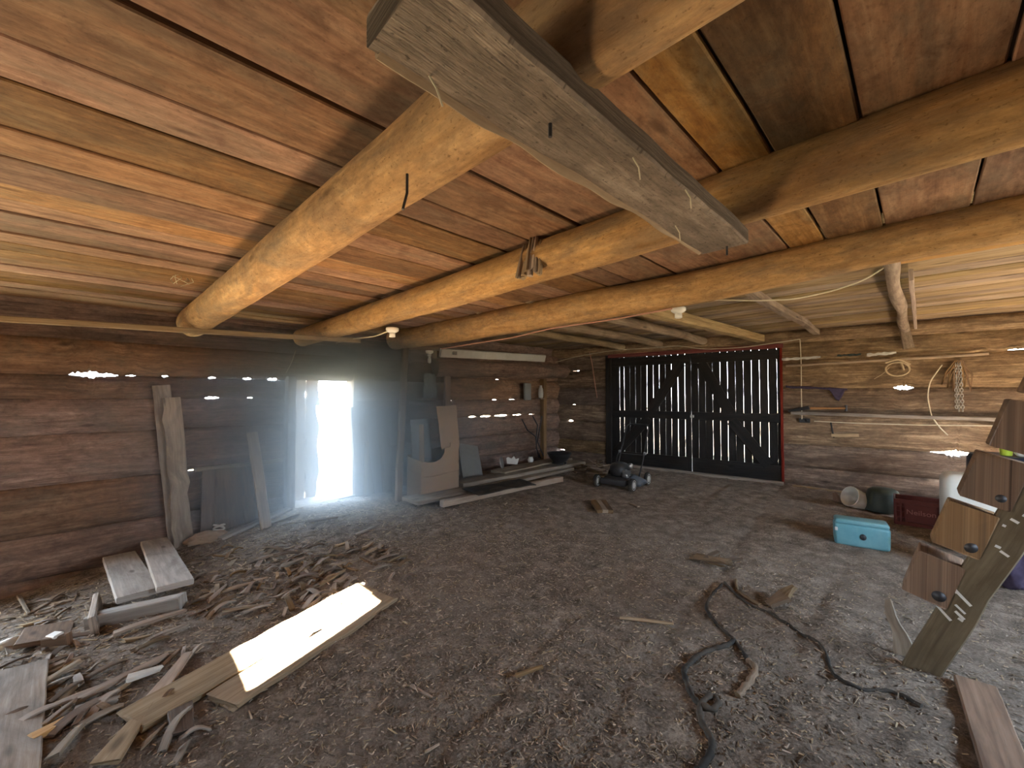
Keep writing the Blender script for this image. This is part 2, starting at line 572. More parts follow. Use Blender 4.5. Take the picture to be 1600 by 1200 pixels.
# ------------------------------------------------------------------ log walls
def log_row(mb, frame, s0, s1, z0, z1, thick, seed, slits=(), e=2.5, low_seed=None, rough=.016, caps=True):
    """one hewn log of a wall; slits are daylight gaps (s, length, height, 'b' or 't')"""
    st = []
    s = s0
    while s < s1:
        st.append(s)
        s += .11
    st.append(s1)
    for (sc, L, h, _) in slits:
        k = 16 if L > .2 else 9
        st += [sc - L / 2 + L * i / k for i in range(k + 1)]
    st = sorted(q for q in set(st) if s0 <= q <= s1)
    n = 18
    vs, us = [], []
    o = (R.random() * 50, R.random() * 50)

    def wave(sd, q):
        return .014 * noise.noise(V((q * .55, sd * 5.1, 0))) + .005 * noise.noise(V((q * 2.7, sd * 5.1, 4)))
    for q in st:
        lo, hi = z0 + wave(z0, q) - .012, z1 + wave(z1, q) + .012
        for (sc, L, h, side) in slits:
            u = abs(q - sc) / (L / 2)
            if u < 1.02:
                cut = (h / 2 + .012) * max(0, 1 - u ** 3) * (1 + .9 * noise.noise(V((q * 47, seed, 0))))
                if side == 'b':
                    lo += cut
                else:
                    hi -= cut
        zc, hh = (lo + hi) / 2, (hi - lo) / 2
        for k in range(n):
            a = 2 * math.pi * k / n
            ca, sa = math.cos(a), math.sin(a)
            d = thick / 2 * math.copysign(abs(ca) ** (2 / e), ca)
            z = hh * math.copysign(abs(sa) ** (2 / e), sa)
            d += rough * noise.noise(V((q * .9, seed * 3.3, a * .8))) * abs(ca) + rough * .55 * noise.noise(V((q * 3.1, seed * 3.3 + 50, z * 26))) * abs(ca)
            vs.append(frame(q, zc + z, d))
            us.append((q + o[0], (z + (1.0 if ca < 0 else 0)) + o[1] + abs(d) * .5))
    fs, uv = [], []
    for i in range(len(st) - 1):
        for k in range(n):
            k2 = (k + 1) % n
            f = [i * n + k, (i + 1) * n + k, (i + 1) * n + k2, i * n + k2]
            fs.append(f)
            uv.append([us[j] for j in f])
    mb.add(vs, fs, uv, True)
    if caps:
        m_ = len(st) - 1
        mb.add(vs[:n], [list(range(n))], [[(.03 * k, .4) for k in range(n)]])
        mb.add(vs[m_ * n:], [list(reversed(range(n)))], [[(.03 * k, .4) for k in range(n)]])


def rows(mb, frame, s0, s1, zs, thick, slits, seed, **kw):
    """slits: list of (s, seam index in zs, length, height)"""
    for i in range(len(zs) - 1):
        sl = []
        for (s, k, L, h) in slits:
            if k == i:
                sl.append((s, L, h, 'b'))
            elif k == i + 1:
                sl.append((s, L, h, 't'))
        log_row(mb, frame, s0, s1, zs[i], zs[i + 1], thick, seed + i, [q for q in sl if s0 < q[0] < s1], **kw)


LX = -6.1
fL = lambda s, z, d: V((LX - .09 + d, s, z))
# left wall, near part, doorway between y 1.82 and 2.66
mb = MB()
zl = [-.75, -.3, .12, .60, 1.10, 1.455, 1.715]


def ly(px, py):
    return on('x', LX, px, py).y


sl = [(ly(130, 586), 6, .24, .034), (ly(163, 586), 6, .26, .024), (ly(205, 586), 6, .12, .008), (ly(258, 588), 6, .10, .010), (ly(333, 590), 6, .10, .016), (ly(388, 590), 6, .13, .022), (ly(428, 591), 6, .15, .034),
      (ly(333, 622), 5, .18, .022), (ly(393, 620), 5, .10, .010), (ly(300, 730), 3, .10, .010), (ly(393, 722), 3, .10, .010)]
rows(mb, fL, -1.45, 1.80, zl, .2, sl, 11)      # a second doorway nearer the camera, out of view, lies before y = -1.45
log_row(mb, lambda s, z, d: V((LX - .06 + d, s, z)), -2.7, 4.35, 1.715, 2.06, .27, 20, [(s, L, h, 'b') for s, k, L, h in sl if k == 6], rough=.022)
# far part up to the corner
zr = [-.4, .28, .68, 1.07, 1.40, 1.82]
sr = [(ly(706, 627), 4, .22, .014), (ly(777, 627), 4, .20, .018), (ly(804, 624), 4, .26, .014), (ly(742, 651), 3, .26, .026), (ly(763, 650), 3, .36, .032), (ly(787, 651), 3, .46, .038), (ly(812, 651), 3, .36, .026),
      (ly(835, 652), 3, .3, .010), (ly(690, 589), 5, .16, .016), (ly(781, 594), 5, .15, .012)]
rows(mb, fL, 2.68, 7.85, zr, .2, sr, 31)
log_row(mb, fL, 4.2, 7.85, 1.82, 2.4, .2, 41, [(s, L, h, 'b') for s, k, L, h in sr if k == 5])
# set-back boards above the plate, behind the beam ends
for z in (2.14, 2.33, 2.52, 2.71):
    log_row(mb, lambda s, zz, d: V((LX - .2 + d, s, zz)), -2.7, 7.95, z - .1, z + .1, .06, z * 9)
mb.build('wall_left', M_wallL, kind='structure')

# door wall
mb = MB()
zR = [-.45, -.02, .30, .68, 1.20, 1.60, 2.09]
q = lambda px, py: wpx(px, py)[0]
sR = [(q(1413, 607), 5, .24, .045), (q(1478, 709), 3, .36, .022), (q(1505, 711), 3, .34, .04), (q(1260, 556), 6, .2, .01)]
rows(mb, lambda s, z, d: W(s, z, -.1 + d), 3.085, 7.6, zR, .2, sR, 61, e=2.15, rough=.022)
log_row(mb, lambda s, z, d: W(s, z, -.1 + d), 3.085, 7.6, 2.085, 2.40, .2, 71, [(q(1592, 536), .24, .05, 'b'), (q(1540, 550), .2, .012, 'b')])
zq = [-.45, .20, .46, .90, 1.27, 1.66, 2.06]
sq = [(q(872, 702), 1, .32, .04), (q(889, 663), 3, .17, .035), (q(894, 638), 4, .12, .012), (q(897, 584), 6, .24, .016)]
rows(mb, lambda s, z, d: W(s, z, -.1 + d), -1.62, -.06, zq, .2, sq, 81)
log_row(mb, lambda s, z, d: W(s, z, -.1 + d), -1.62, -.06, 2.06, 2.40, .2, 91, [(q(897, 584), .24, .016, 'b')])
log_row(mb, lambda s, z, d: W(s, z, -.1 + d), -1.75, 7.6, 2.37, 2.58, .22, 95, [])
log_row(mb, lambda s, z, d: W(s, z, -.12 + d), -1.75, 7.6, 2.56, 2.92, .16, 97, [])
mb.build('wall_back', M_wall, kind='structure')

# walls the camera has behind it and beside it: planks, with the openings that let the daylight in
M_plk = M_brown
SUNE = math.atan(.445)


def plank_wall(mb, fr, s0, s1, z0, z1, holes, t=.045):
    """upright boards, cut where holes (s0, s1, z0, z1) are"""
    cuts = sorted({s0, s1} | {h[0] for h in holes} | {h[1] for h in holes})
    for a, b in zip(cuts, cuts[1:]):
        k = max(1, round((b - a) / .24))
        hs = sorted([(h[2], h[3]) for h in holes if h[0] < (a + b) / 2 < h[1]])
        segs, z = [], z0
        for u, v in hs:
            if u > z:
                segs.append((z, u))
            z = v
        segs.append((z, z1))
        for i in range(k):
            c = a + (b - a) * (i + .5) / k
            for u, v in segs:
                mb.plank(fr(c, u), fr(c, v), (b - a) / k + .012, t, fr(1, 0) - fr(0, 0), n=2, wob=0)


mb = MB()
plank_wall(mb, lambda s, z: V((s, -2.42, z)), -6.3, 4.35, -.8, 2.9, [(-1.64, -1.18, 1.455, 1.873)])
plank_wall(mb, lambda s, z: V((s, -2.42, z)), 2.3, 4.35, 2.9, 5.2, [])  # added wing, out of view, put up to shade the right wall from sun
mb.build('wall_front', M_plk, kind='structure')
mb = MB()
HOLES_R = [(2.7, 4.2, 1.1, 1.75), (7.0, 7.9, .9, 1.3)]  # second window is added out of view to brighten the back wall
plank_wall(mb, lambda s, z: V((2.42, s, z)), -2.42, 8.75, -.4, 2.9, HOLES_R)
mb.build('wall_right', M_plk, kind='structure')

# ------------------------------------------------------------------ small doorway in the left wall
b = MB()
b.plank((LX + .05, 1.80, -.12), (LX + .05, 1.80, 1.75), .10, .20, (0, 1, 0), n=8, wob=.004)
b.build('trim_1', M_grey, kind='structure')
b = MB()
b.plank((LX - .06, 2.70, -.05), (LX - .06, 2.70, 1.82), .26, .06, (1, 0, 0), n=8, wob=.005)
b.build('trim_2', M_tan, kind='structure')
b = MB()
b.plank((LX - .05, 1.72, 1.80), (LX - .05, 2.76, 1.82), .22, .07, (1, 0, 0), n=5, wob=.004)
b.build('trim_3', M_grey, kind='structure')
b = MB()
b.plank((LX - .0, 1.78, -.06), (LX - .0, 2.72, -.02), .22, .07, (1, 0, 0), n=6, wob=.006)
b.build('trim_4', M_grey, kind='structure')
# log over the far side of the doorway closes the gap under the plate
# door leaf of old live-edged boards, swung outwards
hinge = V((LX - .14, 1.84, 0))
ang = math.radians(118)
dl = V((-math.sin(ang) * -1 * -1, math.cos(ang) * -1, 0))
ldir = V((-.32, .947, 0)).normalized()
d1 = thing('door_1', 'old live-edged plank door swung outward from the small bright doorway', 'door', hinge + V((0, 0, .0)))
d1['kind'] = 'structure'
for i, (w, o_) in enumerate(((.24, .13), (.21, .355))):
    b = MB()
    c = hinge + ldir * o_
    b.plank(c + V((0, 0, -.02)), c + V((0, 0, 1.72)), w, .04, ldir, n=16, wob=.006, live=.05 if i else .01)
    b.build('plank', M_tan, d1)
for z in (.35, 1.4):
    b = MB()
    n_ = V((-ldir.y, ldir.x, 0))
    b.plank(hinge + ldir * .04 + n_ * .04 + V((0, 0, z)), hinge + ldir * .52 + n_ * .04 + V((0, 0, z)), .12, .03, (0, 0, 1))
    b.build('batten', M_grey, d1)

# ------------------------------------------------------------------ black double doors
slx = [145, 182, 230, 277, 322, 373, 425, 475, 528, 577, 632, 690, 743, 803, 862, 922, 985, 1047, 1113, 1180, 1247, 1315, 1388, 1462]
bright = [1, 1, .35, .5, .3, 1, .8, .8, .55, .9, 1, 1, .8, .7, .8, .75, 1, .9, .8, .6, .9, 1.1, .9, .7]
seams = [(wpx(940 + x / 5.333, 530 + 520 / 5.333)[0], g) for x, g in zip(slx, bright)]
for leaf in (0, 1):
    sa, sb = ((.0, seams[12][0]) if leaf == 0 else (seams[12][0], 3.10))
    o = thing('door_%d' % (2 + leaf), '%s leaf of the black plank double doors with daylight slits' % (('corner-side', 'cord-side')[leaf]), 'door', W((sa + sb) / 2, .02, 0))
    o['kind'] = 'structure'
    ed = [(sa, 0 if leaf == 0 else .3)] + [x for x in seams if sa + .01 < x[0] < sb - .01] + [(sb, .3 if leaf == 0 else 0)]
    for (a, ga), (bb, gb) in zip(ed, ed[1:]):
        kk = 1.7 if leaf == 0 else 1.
        g0, g1 = kk * (.0001 + .0015 * ga), kk * (.0001 + .0015 * gb)
        if bb - a - g0 - g1 < .02:
            continue
        b = MB()
        c = (a + g0 + bb - g1) / 2
        b.plank(W(c + R.uniform(-.002, .002), -.06, -.05), W(c, 2.35, -.05), bb - a - g0 - g1, .018, DV, n=22, wob=.0017)
        b.build('plank', M_black, o)
    ea, eb = sa + .02, sb - .02
    for z, h in ((2.195, .17), (1.10, .15), (.13, .34)):
        b = MB()
        b.plank(W(ea, z, -.025), W(eb, z, -.025), h, .03, (0, 0, 1), n=6)
        b.build('rail', M_black, o)
    top, bot = (sb - .18, sa + .12) if leaf == 0 else (sa + .18, sb - .2)
    b = MB()
    zmid = 1.1
    b.plank(W(top, 2.12, -.024), W((top * .55 + bot * .45), 1.17, -.024), .19, .028, DV, n=5)
    b.build('brace', M_black, o)
    b = MB()
    b.plank(W((top * .52 + bot * .48), 1.03, -.024), W(bot, .28, -.024), .19, .028, DV, n=5)
    b.build('brace', M_black, o)
    if leaf == 1:
        b = MB()
        b.box(W(sa + .02, 1.09, .0), (.07, .03, .05), Euler((0, 0, math.atan2(DV.y, DV.x))), .006)
        b.build('latch', M_metal, o)
b = MB()
b.plank(W(-.05, 2.335, .015), W(3.14, 2.335, .015), .075, .05, (0, 0, 1), n=6)
b.build('trim_5', M_red, kind='structure')
b = MB()
b.plank(W(3.105, -.02, -.01), W(3.105, 2.31, -.01), .04, .07, DV, n=12, wob=.006)
b.build('trim_6', M_red, kind='structure')
b = MB()
b.plank(W(-.05, -.02, -.03), W(-.05, 2.36, -.03), .13, .12, DV, n=12, wob=.005)
b.build('trim_7', M_black, kind='structure')
b = MB()
b.plank(W(.15, .015, .06), W(3.12, .0, .06), .10, .07, DN, n=10, wob=.006)
b.build('trim_8', M_grey, kind='structure')
# corner post where the two log walls meet
b = MB()
b.plank((LX + .05, 7.05, -.1), (LX + .05, 7.05, 1.86), .10, .12, (0, 1, 0), n=8, wob=.005)
b.build('trim_9', M_brown, kind='structure')

# ------------------------------------------------------------------ log beams
def log_beam(label, y, prof, group):
    mb = MB()
    xs_ = [p[0] for p in prof]
    pts, rs = [], []
    for i in range(61):
        x = xs_[0] + (xs_[-1] - xs_[0]) * i / 60
        for (a, za, ra), (b_, zb, rb) in zip(prof, prof[1:]):
            if a <= x <= b_ + 1e-6:
                t_ = (x - a) / (b_ - a)
                t_ = sm(t_)
                z, r = za + (zb - za) * t_, ra + (rb - ra) * t_
                break
        pts.append((x, y, z))
        rs.append(r)
    mb.tube(pts, rs, n=28, lump=.05)
    return mb.build('log_beam', M_log, None, label, 'beam', group)


G = 'peeled log beams under the loft boards'
BM = [log_beam('stout peeled log beam nearest the camera, running under the loft boards behind the grey hanging plank', .75, [(-6.15, 2.36, .16), (-3, 2.335, .135), (-1, 2.32, .118), (2.38, 2.32, .115)], G),
      log_beam('middle peeled log beam carrying the splintered stub', 1.97, [(-6.15, 2.305, .12), (-3, 2.325, .125), (-1.4, 2.355, .123), (.24, 2.395, .13), (2.38, 2.42, .132)], G),
      log_beam('peeled log beam farthest from the camera, with the pink wire along its underside', 3.25, [(-5.85, 2.375, .16), (-4.2, 2.35, .165), (-2.4, 2.345, .15), (-1.4, 2.335, .127), (.2, 2.392, .119), (2.38, 2.44, .115)], G)]
# splintered stub on the middle log
p = on('y', 1.85, 828, 405)
for k in range(8):
    b = MB()
    dx = (k - 3.5) * .022
    b.plank(p + V((dx, R.uniform(-.03, .0), -.11 + R.uniform(0, .04))), p + V((dx * .9, .03, R.uniform(.05, .15))), .034, .03, (1, 0, .1), n=5, w1=.012, ragged=.015, wob=.005)
    b.build('splinter', M_tan, BM[1])
# grey hewn plank hung under two logs
b = MB()
b.plank((-.625, .34, 2.183), (-.625, 1.99, 2.196), .205, .066, (1, 0, 0), n=44, wob=.0035, live=.005)
pl = b.build('hewn_plank', M_hewn, None, 'thick rough grey sawn plank nailed flat under the log beams overhead', 'plank')
for (x, y) in ((-.70, .46), (-.55, 1.02), (-.52, 1.30), (-.66, 1.55)):
    b = MB()
    b.tube([(x, y, 2.153), (x + .012, y + .01, 2.125), (x + .006, y + .03, 2.10)], .0022, 5)
    b.build('loose_fibre', M_cord, pl)
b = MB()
b.plank((-.722, .36, 2.153), (-.722, 1.97, 2.166), .022, .016, (1, 0, .5), n=40, wob=.006, live=.010)  # pale tan strip paints the light caught by the plank's waney edge
b.build('lit_wane_edge', M_tan, pl)
for (x, y) in ((-.62, .75), (-.60, 1.95)):
    b = MB()
    b.tube([(x, y, 2.12), (x, y, 2.16)], .005, 6)
    b.build('nail', M_dmetal, pl)
# thin lath along the left
board('lath', 'long thin lath nailed across the undersides of the logs beside the left wall', 'lath', (-5.79, -.72, 2.175), (-5.02, 2.30, 2.185), .05, .055, M_tan, (1, 0, 0), n=20, wob=.004)
# left wall's round log in the far bay and the white board on it
b = MB()
b.tube([(-5.97, 4.05 + i * .1975, 1.97 + .09 * (i / 20)) for i in range(21)], [.165 + .012 * math.sin(i * .7) for i in range(21)], 24, lump=.05)
b.build('wall_plate_log', M_wallL, None, 'thick round reddish log along the left wall under the white strip', 'log')
p0, p1 = on('x', -5.9, 688, 551), on('x', -5.9, 851, 560)
b = MB()
b.plank(p0, p1, .15, .05, (.35, 0, 1), n=10, wob=.003)
wb = b.build('white_strip', M_white, None, 'long dusty white strip lying on the round log by the far corner', 'strip light')
b = MB()
b.box(p0 + (p1 - p0) * .1 + V((.04, 0, 0)), (.03, .09, .06), None, .004)
b.build('bracket', M_grey, wb)

# ------------------------------------------------------------------ rafters of the far bay
def wall_y(x):
    return 7.81 + (x + 4.77) * .11613 - .03


G = 'bare pole rafters above the black doors'
RF = [(-4.46, .062, 'thin pole rafter nearest the left corner of the far bay'),
      (-3.68, .066, 'second pole rafter from the left corner, above the black doors'),
      (-2.87, .070, 'pole rafter third from the left corner, above the middle of the black doors'),
      (-1.17, .055, 'squared rafter between the bulb-holder rafter and the crooked pole')]
for x, r, lab in RF:
    b = MB()
    z = 2.52
    b.tube([(x + .02 * math.sin(i * .8), 3.1 + (wall_y(x) - 3.1) * i / 14, z + .006 * math.sin(i * 1.3)) for i in range(15)], r, 12 if x < -2 else 4, lump=.06, smooth=x < -2)
    b.build('rafter', M_far, None, lab, 'rafter', G)
b = MB()
b.plank((-1.97, 3.55, 2.36), (-1.97, wall_y(-1.97), 2.48), .12, .12, (1, 0, 0), n=10, wob=.004)
b.build('rafter', M_far, None, 'squared rafter carrying the bulb holder at its near end', 'rafter', G)
b = MB()
b.tube([(-.15 + .010 * math.sin(i * .9), 3.42 + i * .325, 2.49 - .003 * i + .008 * math.sin(i * .7)) for i in range(16)], [.05 + .007 * math.sin(i * 1.1) for i in range(16)], 14, lump=.08)
b.build('rafter', M_far, None, 'crooked knotty pole rafter ending over the hung rope', 'rafter', G)
b = MB()
b.plank((-.045, 4.75, 2.50), (-.045, wall_y(-.05) - .1, 2.49), .10, .03, (0, 0, 1), n=10, wob=.008)
b.build('rafter', M_tan, None, 'thin board on edge beside the crooked pole rafter', 'rafter', G)
b = MB()
b.plank((-.09, 4.22, 2.515), (2.38, 4.22, 2.515), .20, .04, (0, .93, .36), n=8, wob=.003)
b.build('trimmer_board', M_trim, None, 'bright orange sawn board beyond the farthest log, right of the crooked pole', 'board')
b = MB()
b.plank((-.09, 4.42, 2.57), (2.38, 4.42, 2.57), .16, .05, (0, 1, 0), n=8)
b.build('trimmer_board', M_black, None, 'dark board behind the bright orange sawn board under the loft', 'board')
# short block hanging on the wall below the crooked pole
s_, z_ = wpx(1414, 535)
b = MB()
b.plank(W(s_ - .02, z_ + .20, .14), W(s_ + .03, z_ - .10, .12), .10, .07, DV, n=8, wob=.012, w1=.13)
b.build('wooden_block', M_hewn, None, 'short gnarled wooden block on the wall under the crooked pole rafter', 'block')

# ------------------------------------------------------------------ left side: post and leaning boards
b = MB()
p0, p1 = fl(622, 782), on('y', 3.30, 633, 549)
p1.z = 2.235
b.plank(p0 - V((0, 0, .03)), p1, .085, .075, (0, 1, 0), n=14, wob=.008)
b.build('wooden_post', M_brown, None, 'rough leaning wooden post propped under the farthest log, left of the cardboard box', 'post')


def lean(name, lab, cat, bx, by, tx, ty, w, t, mat, off=.04, group=None, **k):
    p1 = on('x', LX + .06 + off, tx, ty)
    p0 = fl(bx, by)
    if p0.x < LX + .09 + off:
        p0.x = LX + .09 + off
        p0.z = fz(p0.x, p0.y)
    return board(name, lab, cat, p0 - V((0, 0, .02)), p1, w, t, mat, (0, 1, 0), group, **k)


G = 'boards leaning on the left wall'
lean('plank', 'tall grey plank leaning on the left wall behind a slightly shorter one', 'plank', 277, 850, 252, 602, .16, .03, M_grey, .02, G, n=12, wob=.005)
lean('plank', 'grey plank leaning in front of the tallest one on the left wall', 'plank', 286, 852, 268, 621, .17, .04, M_grey, .10, G, n=14, wob=.006, live=.03)
lean('plank', 'short narrow plank standing at the wall right of the two tall grey planks', 'plank', 322, 836, 326, 727, .13, .035, M_brown, .03, G, n=8)
lean('plank', 'slim brown stick leaning on the wall nearest the bright doorway', 'plank', 416, 825, 394, 676, .115, .04, M_tan, .12, G, n=10, wob=.006)
for i, (x, w) in enumerate(((344, .19), (363, .20), (383, .19))):
    lean('panel_board', ['left board of three low boards against the wall before the doorway', 'middle of three low boards against the wall, with a dark split', 'right board of three low boards against the wall before the doorway'][i], 'board', x + 2, 822 - i * 9, x, 731 - i * 3, w, .03, M_brown, .02, 'low boards against the left wall', n=6)
board('lath', 'pale pole lying level across the low boards by the doorway', 'lath', on('x', LX + .16, 304, 734), on('x', LX + .16, 440, 719), .05, .03, M_grey, (0, 0, 1), n=10, wob=.006)
board('plank', 'long weathered plank on the floor running along the left wall to the doorway', 'plank', fl(342, 846, .03), fl(452, 798, .03), .14, .03, M_grey, (1, 0, 0), n=10, wob=.008, ragged=.05)
# crumpled paper sack and coil beside the planks
b = MB()
c = fl(326, 846)
bm = bmesh.new()
bmesh.ops.create_icosphere(bm, subdivisions=4, radius=1)
for v in bm.verts:
    q_ = v.co.copy()
    k = 1 + .28 * noise.noise(q_ * 1.9) + .14 * noise.noise(q_ * 5)
    v.co = V((q_.x * .10 * k, q_.y * .20 * k, max(-.3, q_.z) * .09 * k + .03))
b.bm(bm, Matrix.Identity(3), c, smooth=False)
b.build('paper_sack', M_card, None, 'crumpled brown paper sack at the foot of the grey planks', 'sack')
b = MB()
c = fl(342, 836, .09)
b.tube([c + V((.035 * math.cos(a * .55), .05 * math.sin(a * .62), .03 * math.sin(a * .4 + .8))) for a in range(40)], .010, 8)
b.build('rope_coil', M_rag, None, 'small white coil lying on the crumpled paper sack', 'coil')

# boards stood up between the doorway and the post
G = 'boards stood against the wall right of the doorway'
for i, (bx, by, tx, ty, w, mat, lab) in enumerate(((556, 770, 556, 636, .16, M_brown, 'dark board stood against the wall directly right of the doorway'),
        (572, 770, 566, 652, .12, M_grey, 'narrow grey board stood second from the doorway'), (590, 768, 577, 640, .16, M_flap, 'broad pale board leaning third from the doorway'),
        (606, 768, 597, 640, .16, M_grey, 'broad grey board leaning just left of the post'), (563, 772, 574, 690, .05, M_tan, 'thin pale stick leaning among the boards right of the doorway'))):
    lean('plank', lab, 'plank', bx, by, tx, ty, w, .025, mat, .03 + .02 * i, G, n=8)

# ------------------------------------------------------------------ cardboard box
cb = fl(658, 784)
bz = cb.z
bx0, by0 = cb.x, cb.y
fx = lambda x, y, z: V((bx0 + x, by0 + y, bz + z))
box = thing('cardboard_box', 'large brown cardboard box with a rounded cut-out beside the leaning post', 'box', cb)
BW, BD, BH = .66, .37, .64
b = MB()
ol = [(0, .0), (BW, .0), (BW, .79), (.50, .79), (.50, .73), (.47, .72), (.40, .72), (.40, .66)]
ol += [(.40 - .02, .63), (.33, .565), (.24, .535), (.14, .53), (.06, .545), (0, .56)]
Mx = Matrix(((0, -1, 0), (1, 0, 0), (0, 0, 1)))       # local x -> world y
b.prism(ol, .008, Mx, fx(0, 0, 0))
b.build('front_panel', M_card, box)
b = MB()
b.prism([(0, 0), (BD, 0), (BD, .60), (0, .56)], .008, Matrix(((-1, 0, 0), (0, -1, 0), (0, 0, 1))), fx(0, 0, 0))
b.build('side_panel', M_card, box)
b = MB()
b.prism([(0, 0), (BD, 0), (BD, .79), (0, .79)], .008, Matrix(((-1, 0, 0), (0, -1, 0), (0, 0, 1))), fx(0, BW, 0))
b.build('side_panel', M_card, box)
b = MB()
b.prism([(0, 0), (BW, 0), (BW, .7), (0, .62)], .008, Mx, fx(-BD, 0, 0))
b.build('back_panel', M_card, box)
b = MB()
b.plank(fx(-.03, .53, .70), fx(-.10, .50, 1.34), .34, .008, (0, 1, 0), n=8, wob=.006, w1=.37)
b.build('tall_flap', M_card, box)
b = MB()
b.plank(fx(-.32, .22, .5), fx(-.36, .20, 1.14), .34, .008, (0, 1, 0), n=6, wob=.004)
b.build('back_flap', M_flap, box)
b = MB()
b.plank(fx(-.05, .04, .54), fx(-.10, .06, 1.08), .07, .010, (.3, 1, 0), n=6, wob=.006)
b.build('torn_flap', M_tan, box)
b = MB()
b.tube([fx(.008, .005, .335), fx(.008, .20, .325), fx(.008, .42, .345), fx(.008, BW, .36)], .005, 6)
b.tube([fx(.004, -.004, .335), fx(-.2, -.008, .37), fx(-BD, -.006, .40)], .005, 6)
b.build('string', M_card, box)
# things on the wall behind the box
board('wooden_strip', 'reddish upright strip on the wall above the cardboard box', 'strip', on('x', -5.86, 699, 640), on('x', -5.86, 699, 588), .12, .05, M_brown, (0, 1, 0))
b = MB()
c = on('x', -5.93, 672, 584)
for k in range(1):
    bm = bmesh.new()
    bmesh.ops.create_grid(bm, x_segments=14, y_segments=18, size=.5)
    for v in bm.verts:
        x, z = v.co.x, v.co.y
        v.co = V((.03 * math.sin(x * 18) * (.6 - z) + .02 * noise.noise(V((x * 5, z * 5, 1))), x * .22 * (1.15 - z * .2), z * .42 - .2))
    ext = bmesh.ops.solidify(bm, geom=bm.faces[:], thickness=.006)
    b.bm(bm, Matrix.Identity(3), c, 2, True)
b.build('hanging_sack', M_gpanel, None, 'drooping grey cloth hung on the wall behind the leaning post', 'cloth')
lean('sheet_panel', 'grey rectangular sheet leaning on the wall right of the cardboard box', 'panel', 741, 754, 731, 695, .42, .018, M_gpanel, .2, None, n=3, wob=.002)

# ------------------------------------------------------------------ low platform of planks along the left wall
G = 'planks of the low platform'
def flz(px, py, z):
    return on('z', z, px, py)
board('edge_beam', 'pale squared beam along the front of the low plank platform', 'beam', flz(690, 787, .06), flz(877, 748, .06), .085, .09, M_tan, (0, 0, 1), n=12, wob=.005)
board('plank', 'wide front plank of the low platform, under the cardboard box', 'plank', flz(640, 783, .07), flz(884, 731, .07), .40, .05, M_grey, (1, 0, 0), G, n=14, wob=.006, ragged=.03)
board('plank', 'long grey plank in the middle of the low platform', 'plank', flz(715, 756, .13), flz(905, 722, .13), .30, .06, M_grey, (1, 0, 0), G, n=14, wob=.007, ragged=.04)
board('plank', 'back plank of the low platform, close to the left wall', 'plank', flz(778, 738, .16), flz(884, 716, .16), .34, .05, M_grey, (1, 0, 0), G, n=12, wob=.007, ragged=.04)
b = MB()
c0, c1, c2, c3 = flz(722, 766, .115), flz(748, 775, .115), flz(838, 759, .115), flz(812, 750, .115)
N = 16
vs = []
for j in range(N + 1):
    for i in range(N + 1):
        u, v = i / N, j / N
        p = (c0 * (1 - u) + c3 * u) * (1 - v) + (c1 * (1 - u) + c2 * u) * v
        vs.append(p + V((0, 0, .012 + .016 * noise.noise(p * 4))))
fs = [[j * (N + 1) + i, j * (N + 1) + i + 1, (j + 1) * (N + 1) + i + 1, (j + 1) * (N + 1) + i] for j in range(N) for i in range(N)]
b.add(vs, fs, None, True)
rb = b.build('rubber_mat', M_rubber, None, 'black rubber mat lying on the low plank platform', 'mat')
md = rb.modifiers.new('s', 'SOLIDIFY')
md.thickness = .012
# odds and ends on the platform
b = MB()
c = flz(784, 732, .18)
b.lathe(c + V((0, .0, .10)), [(.10, -.012), (.115, 0), (.10, .012), (.05, .02), (.0001, .022)], 20, Euler((0, math.radians(80), .6)).to_matrix())
b.build('tin_lid', M_metal, None, 'round tin lid propped at the back of the platform beside the leaning sheet', 'lid')
b = MB()
b.prism([(-.1, -.03), (.09, -.05), (.12, .06), (.06, .05), (.03, .10), (-.02, .06), (-.08, .09), (-.11, .07)], .02, Matrix.Rotation(math.radians(55), 3, 'Z'), c + V((.05, .22, .10)))
b.build('torn_card', M_rag, None, 'torn pale scrap of card at the back of the platform', 'card')
b = MB()
c = flz(829, 722, .18)
b.lathe(c, [(.05, 0), (.06, .05), (.04, .09), (.045, .10), (.0001, .10)], 16)
b.build('small_pot', M_white, None, 'small pale pot near the corner post at the back of the platform', 'pot')
# black basin
c = flz(874, 722, .20)
bs = thing('basin', 'black basin resting on blocks in the corner left of the black doors', 'basin', c)
b = MB()
b.lathe(c, [(.10, 0), (.14, .02), (.20, .10), (.225, .165), (.24, .17), (.235, .18), (.21, .17), (.185, .10), (.13, .03), (.0001, .03)], 28)
b.build('bowl', M_dkplas, bs)
b = MB()
b.tube([c + V((.13 * math.cos(a), .13 * math.sin(a), -.012)) for a in [i * math.pi / 10 for i in range(20)]], .014, 6, cap=False)
b.build('foot_ring', M_dkplas, bs)
# kindling heap
G = 'sticks of the kindling heap by the lawn mower'
stick = None
for k in range(34):
    px, py = R.uniform(893, 944), R.uniform(722, 742)
    c = fl(px, py + 2)
    c.z = c.z + .03 + .12 * max(0, 1 - abs(px - 915) / 26) * R.random()
    a = R.uniform(0, 6.28)
    L = R.uniform(.18, .4)
    tl = R.uniform(-.35, .35)
    if k < 4:
        stick = MB()
        stick.plank((-L / 2, 0, 0), (L / 2, 0, 0), R.uniform(.03, .05), R.uniform(.015, .03), (0, 1, 0), n=4, wob=.004, ragged=.03)
        o = stick.build('stick', M_tan if k % 2 else M_bark, None, 'split stick in the kindling heap left of the lawn mower', 'stick', G, origin=(0, 0, 0))
        var = (var if k else []) + [o]
    else:
        o = var[k % 4].copy()
        COL.objects.link(o)
    o.location = c
    o.rotation_euler = (R.uniform(-.6, .6), tl, a)
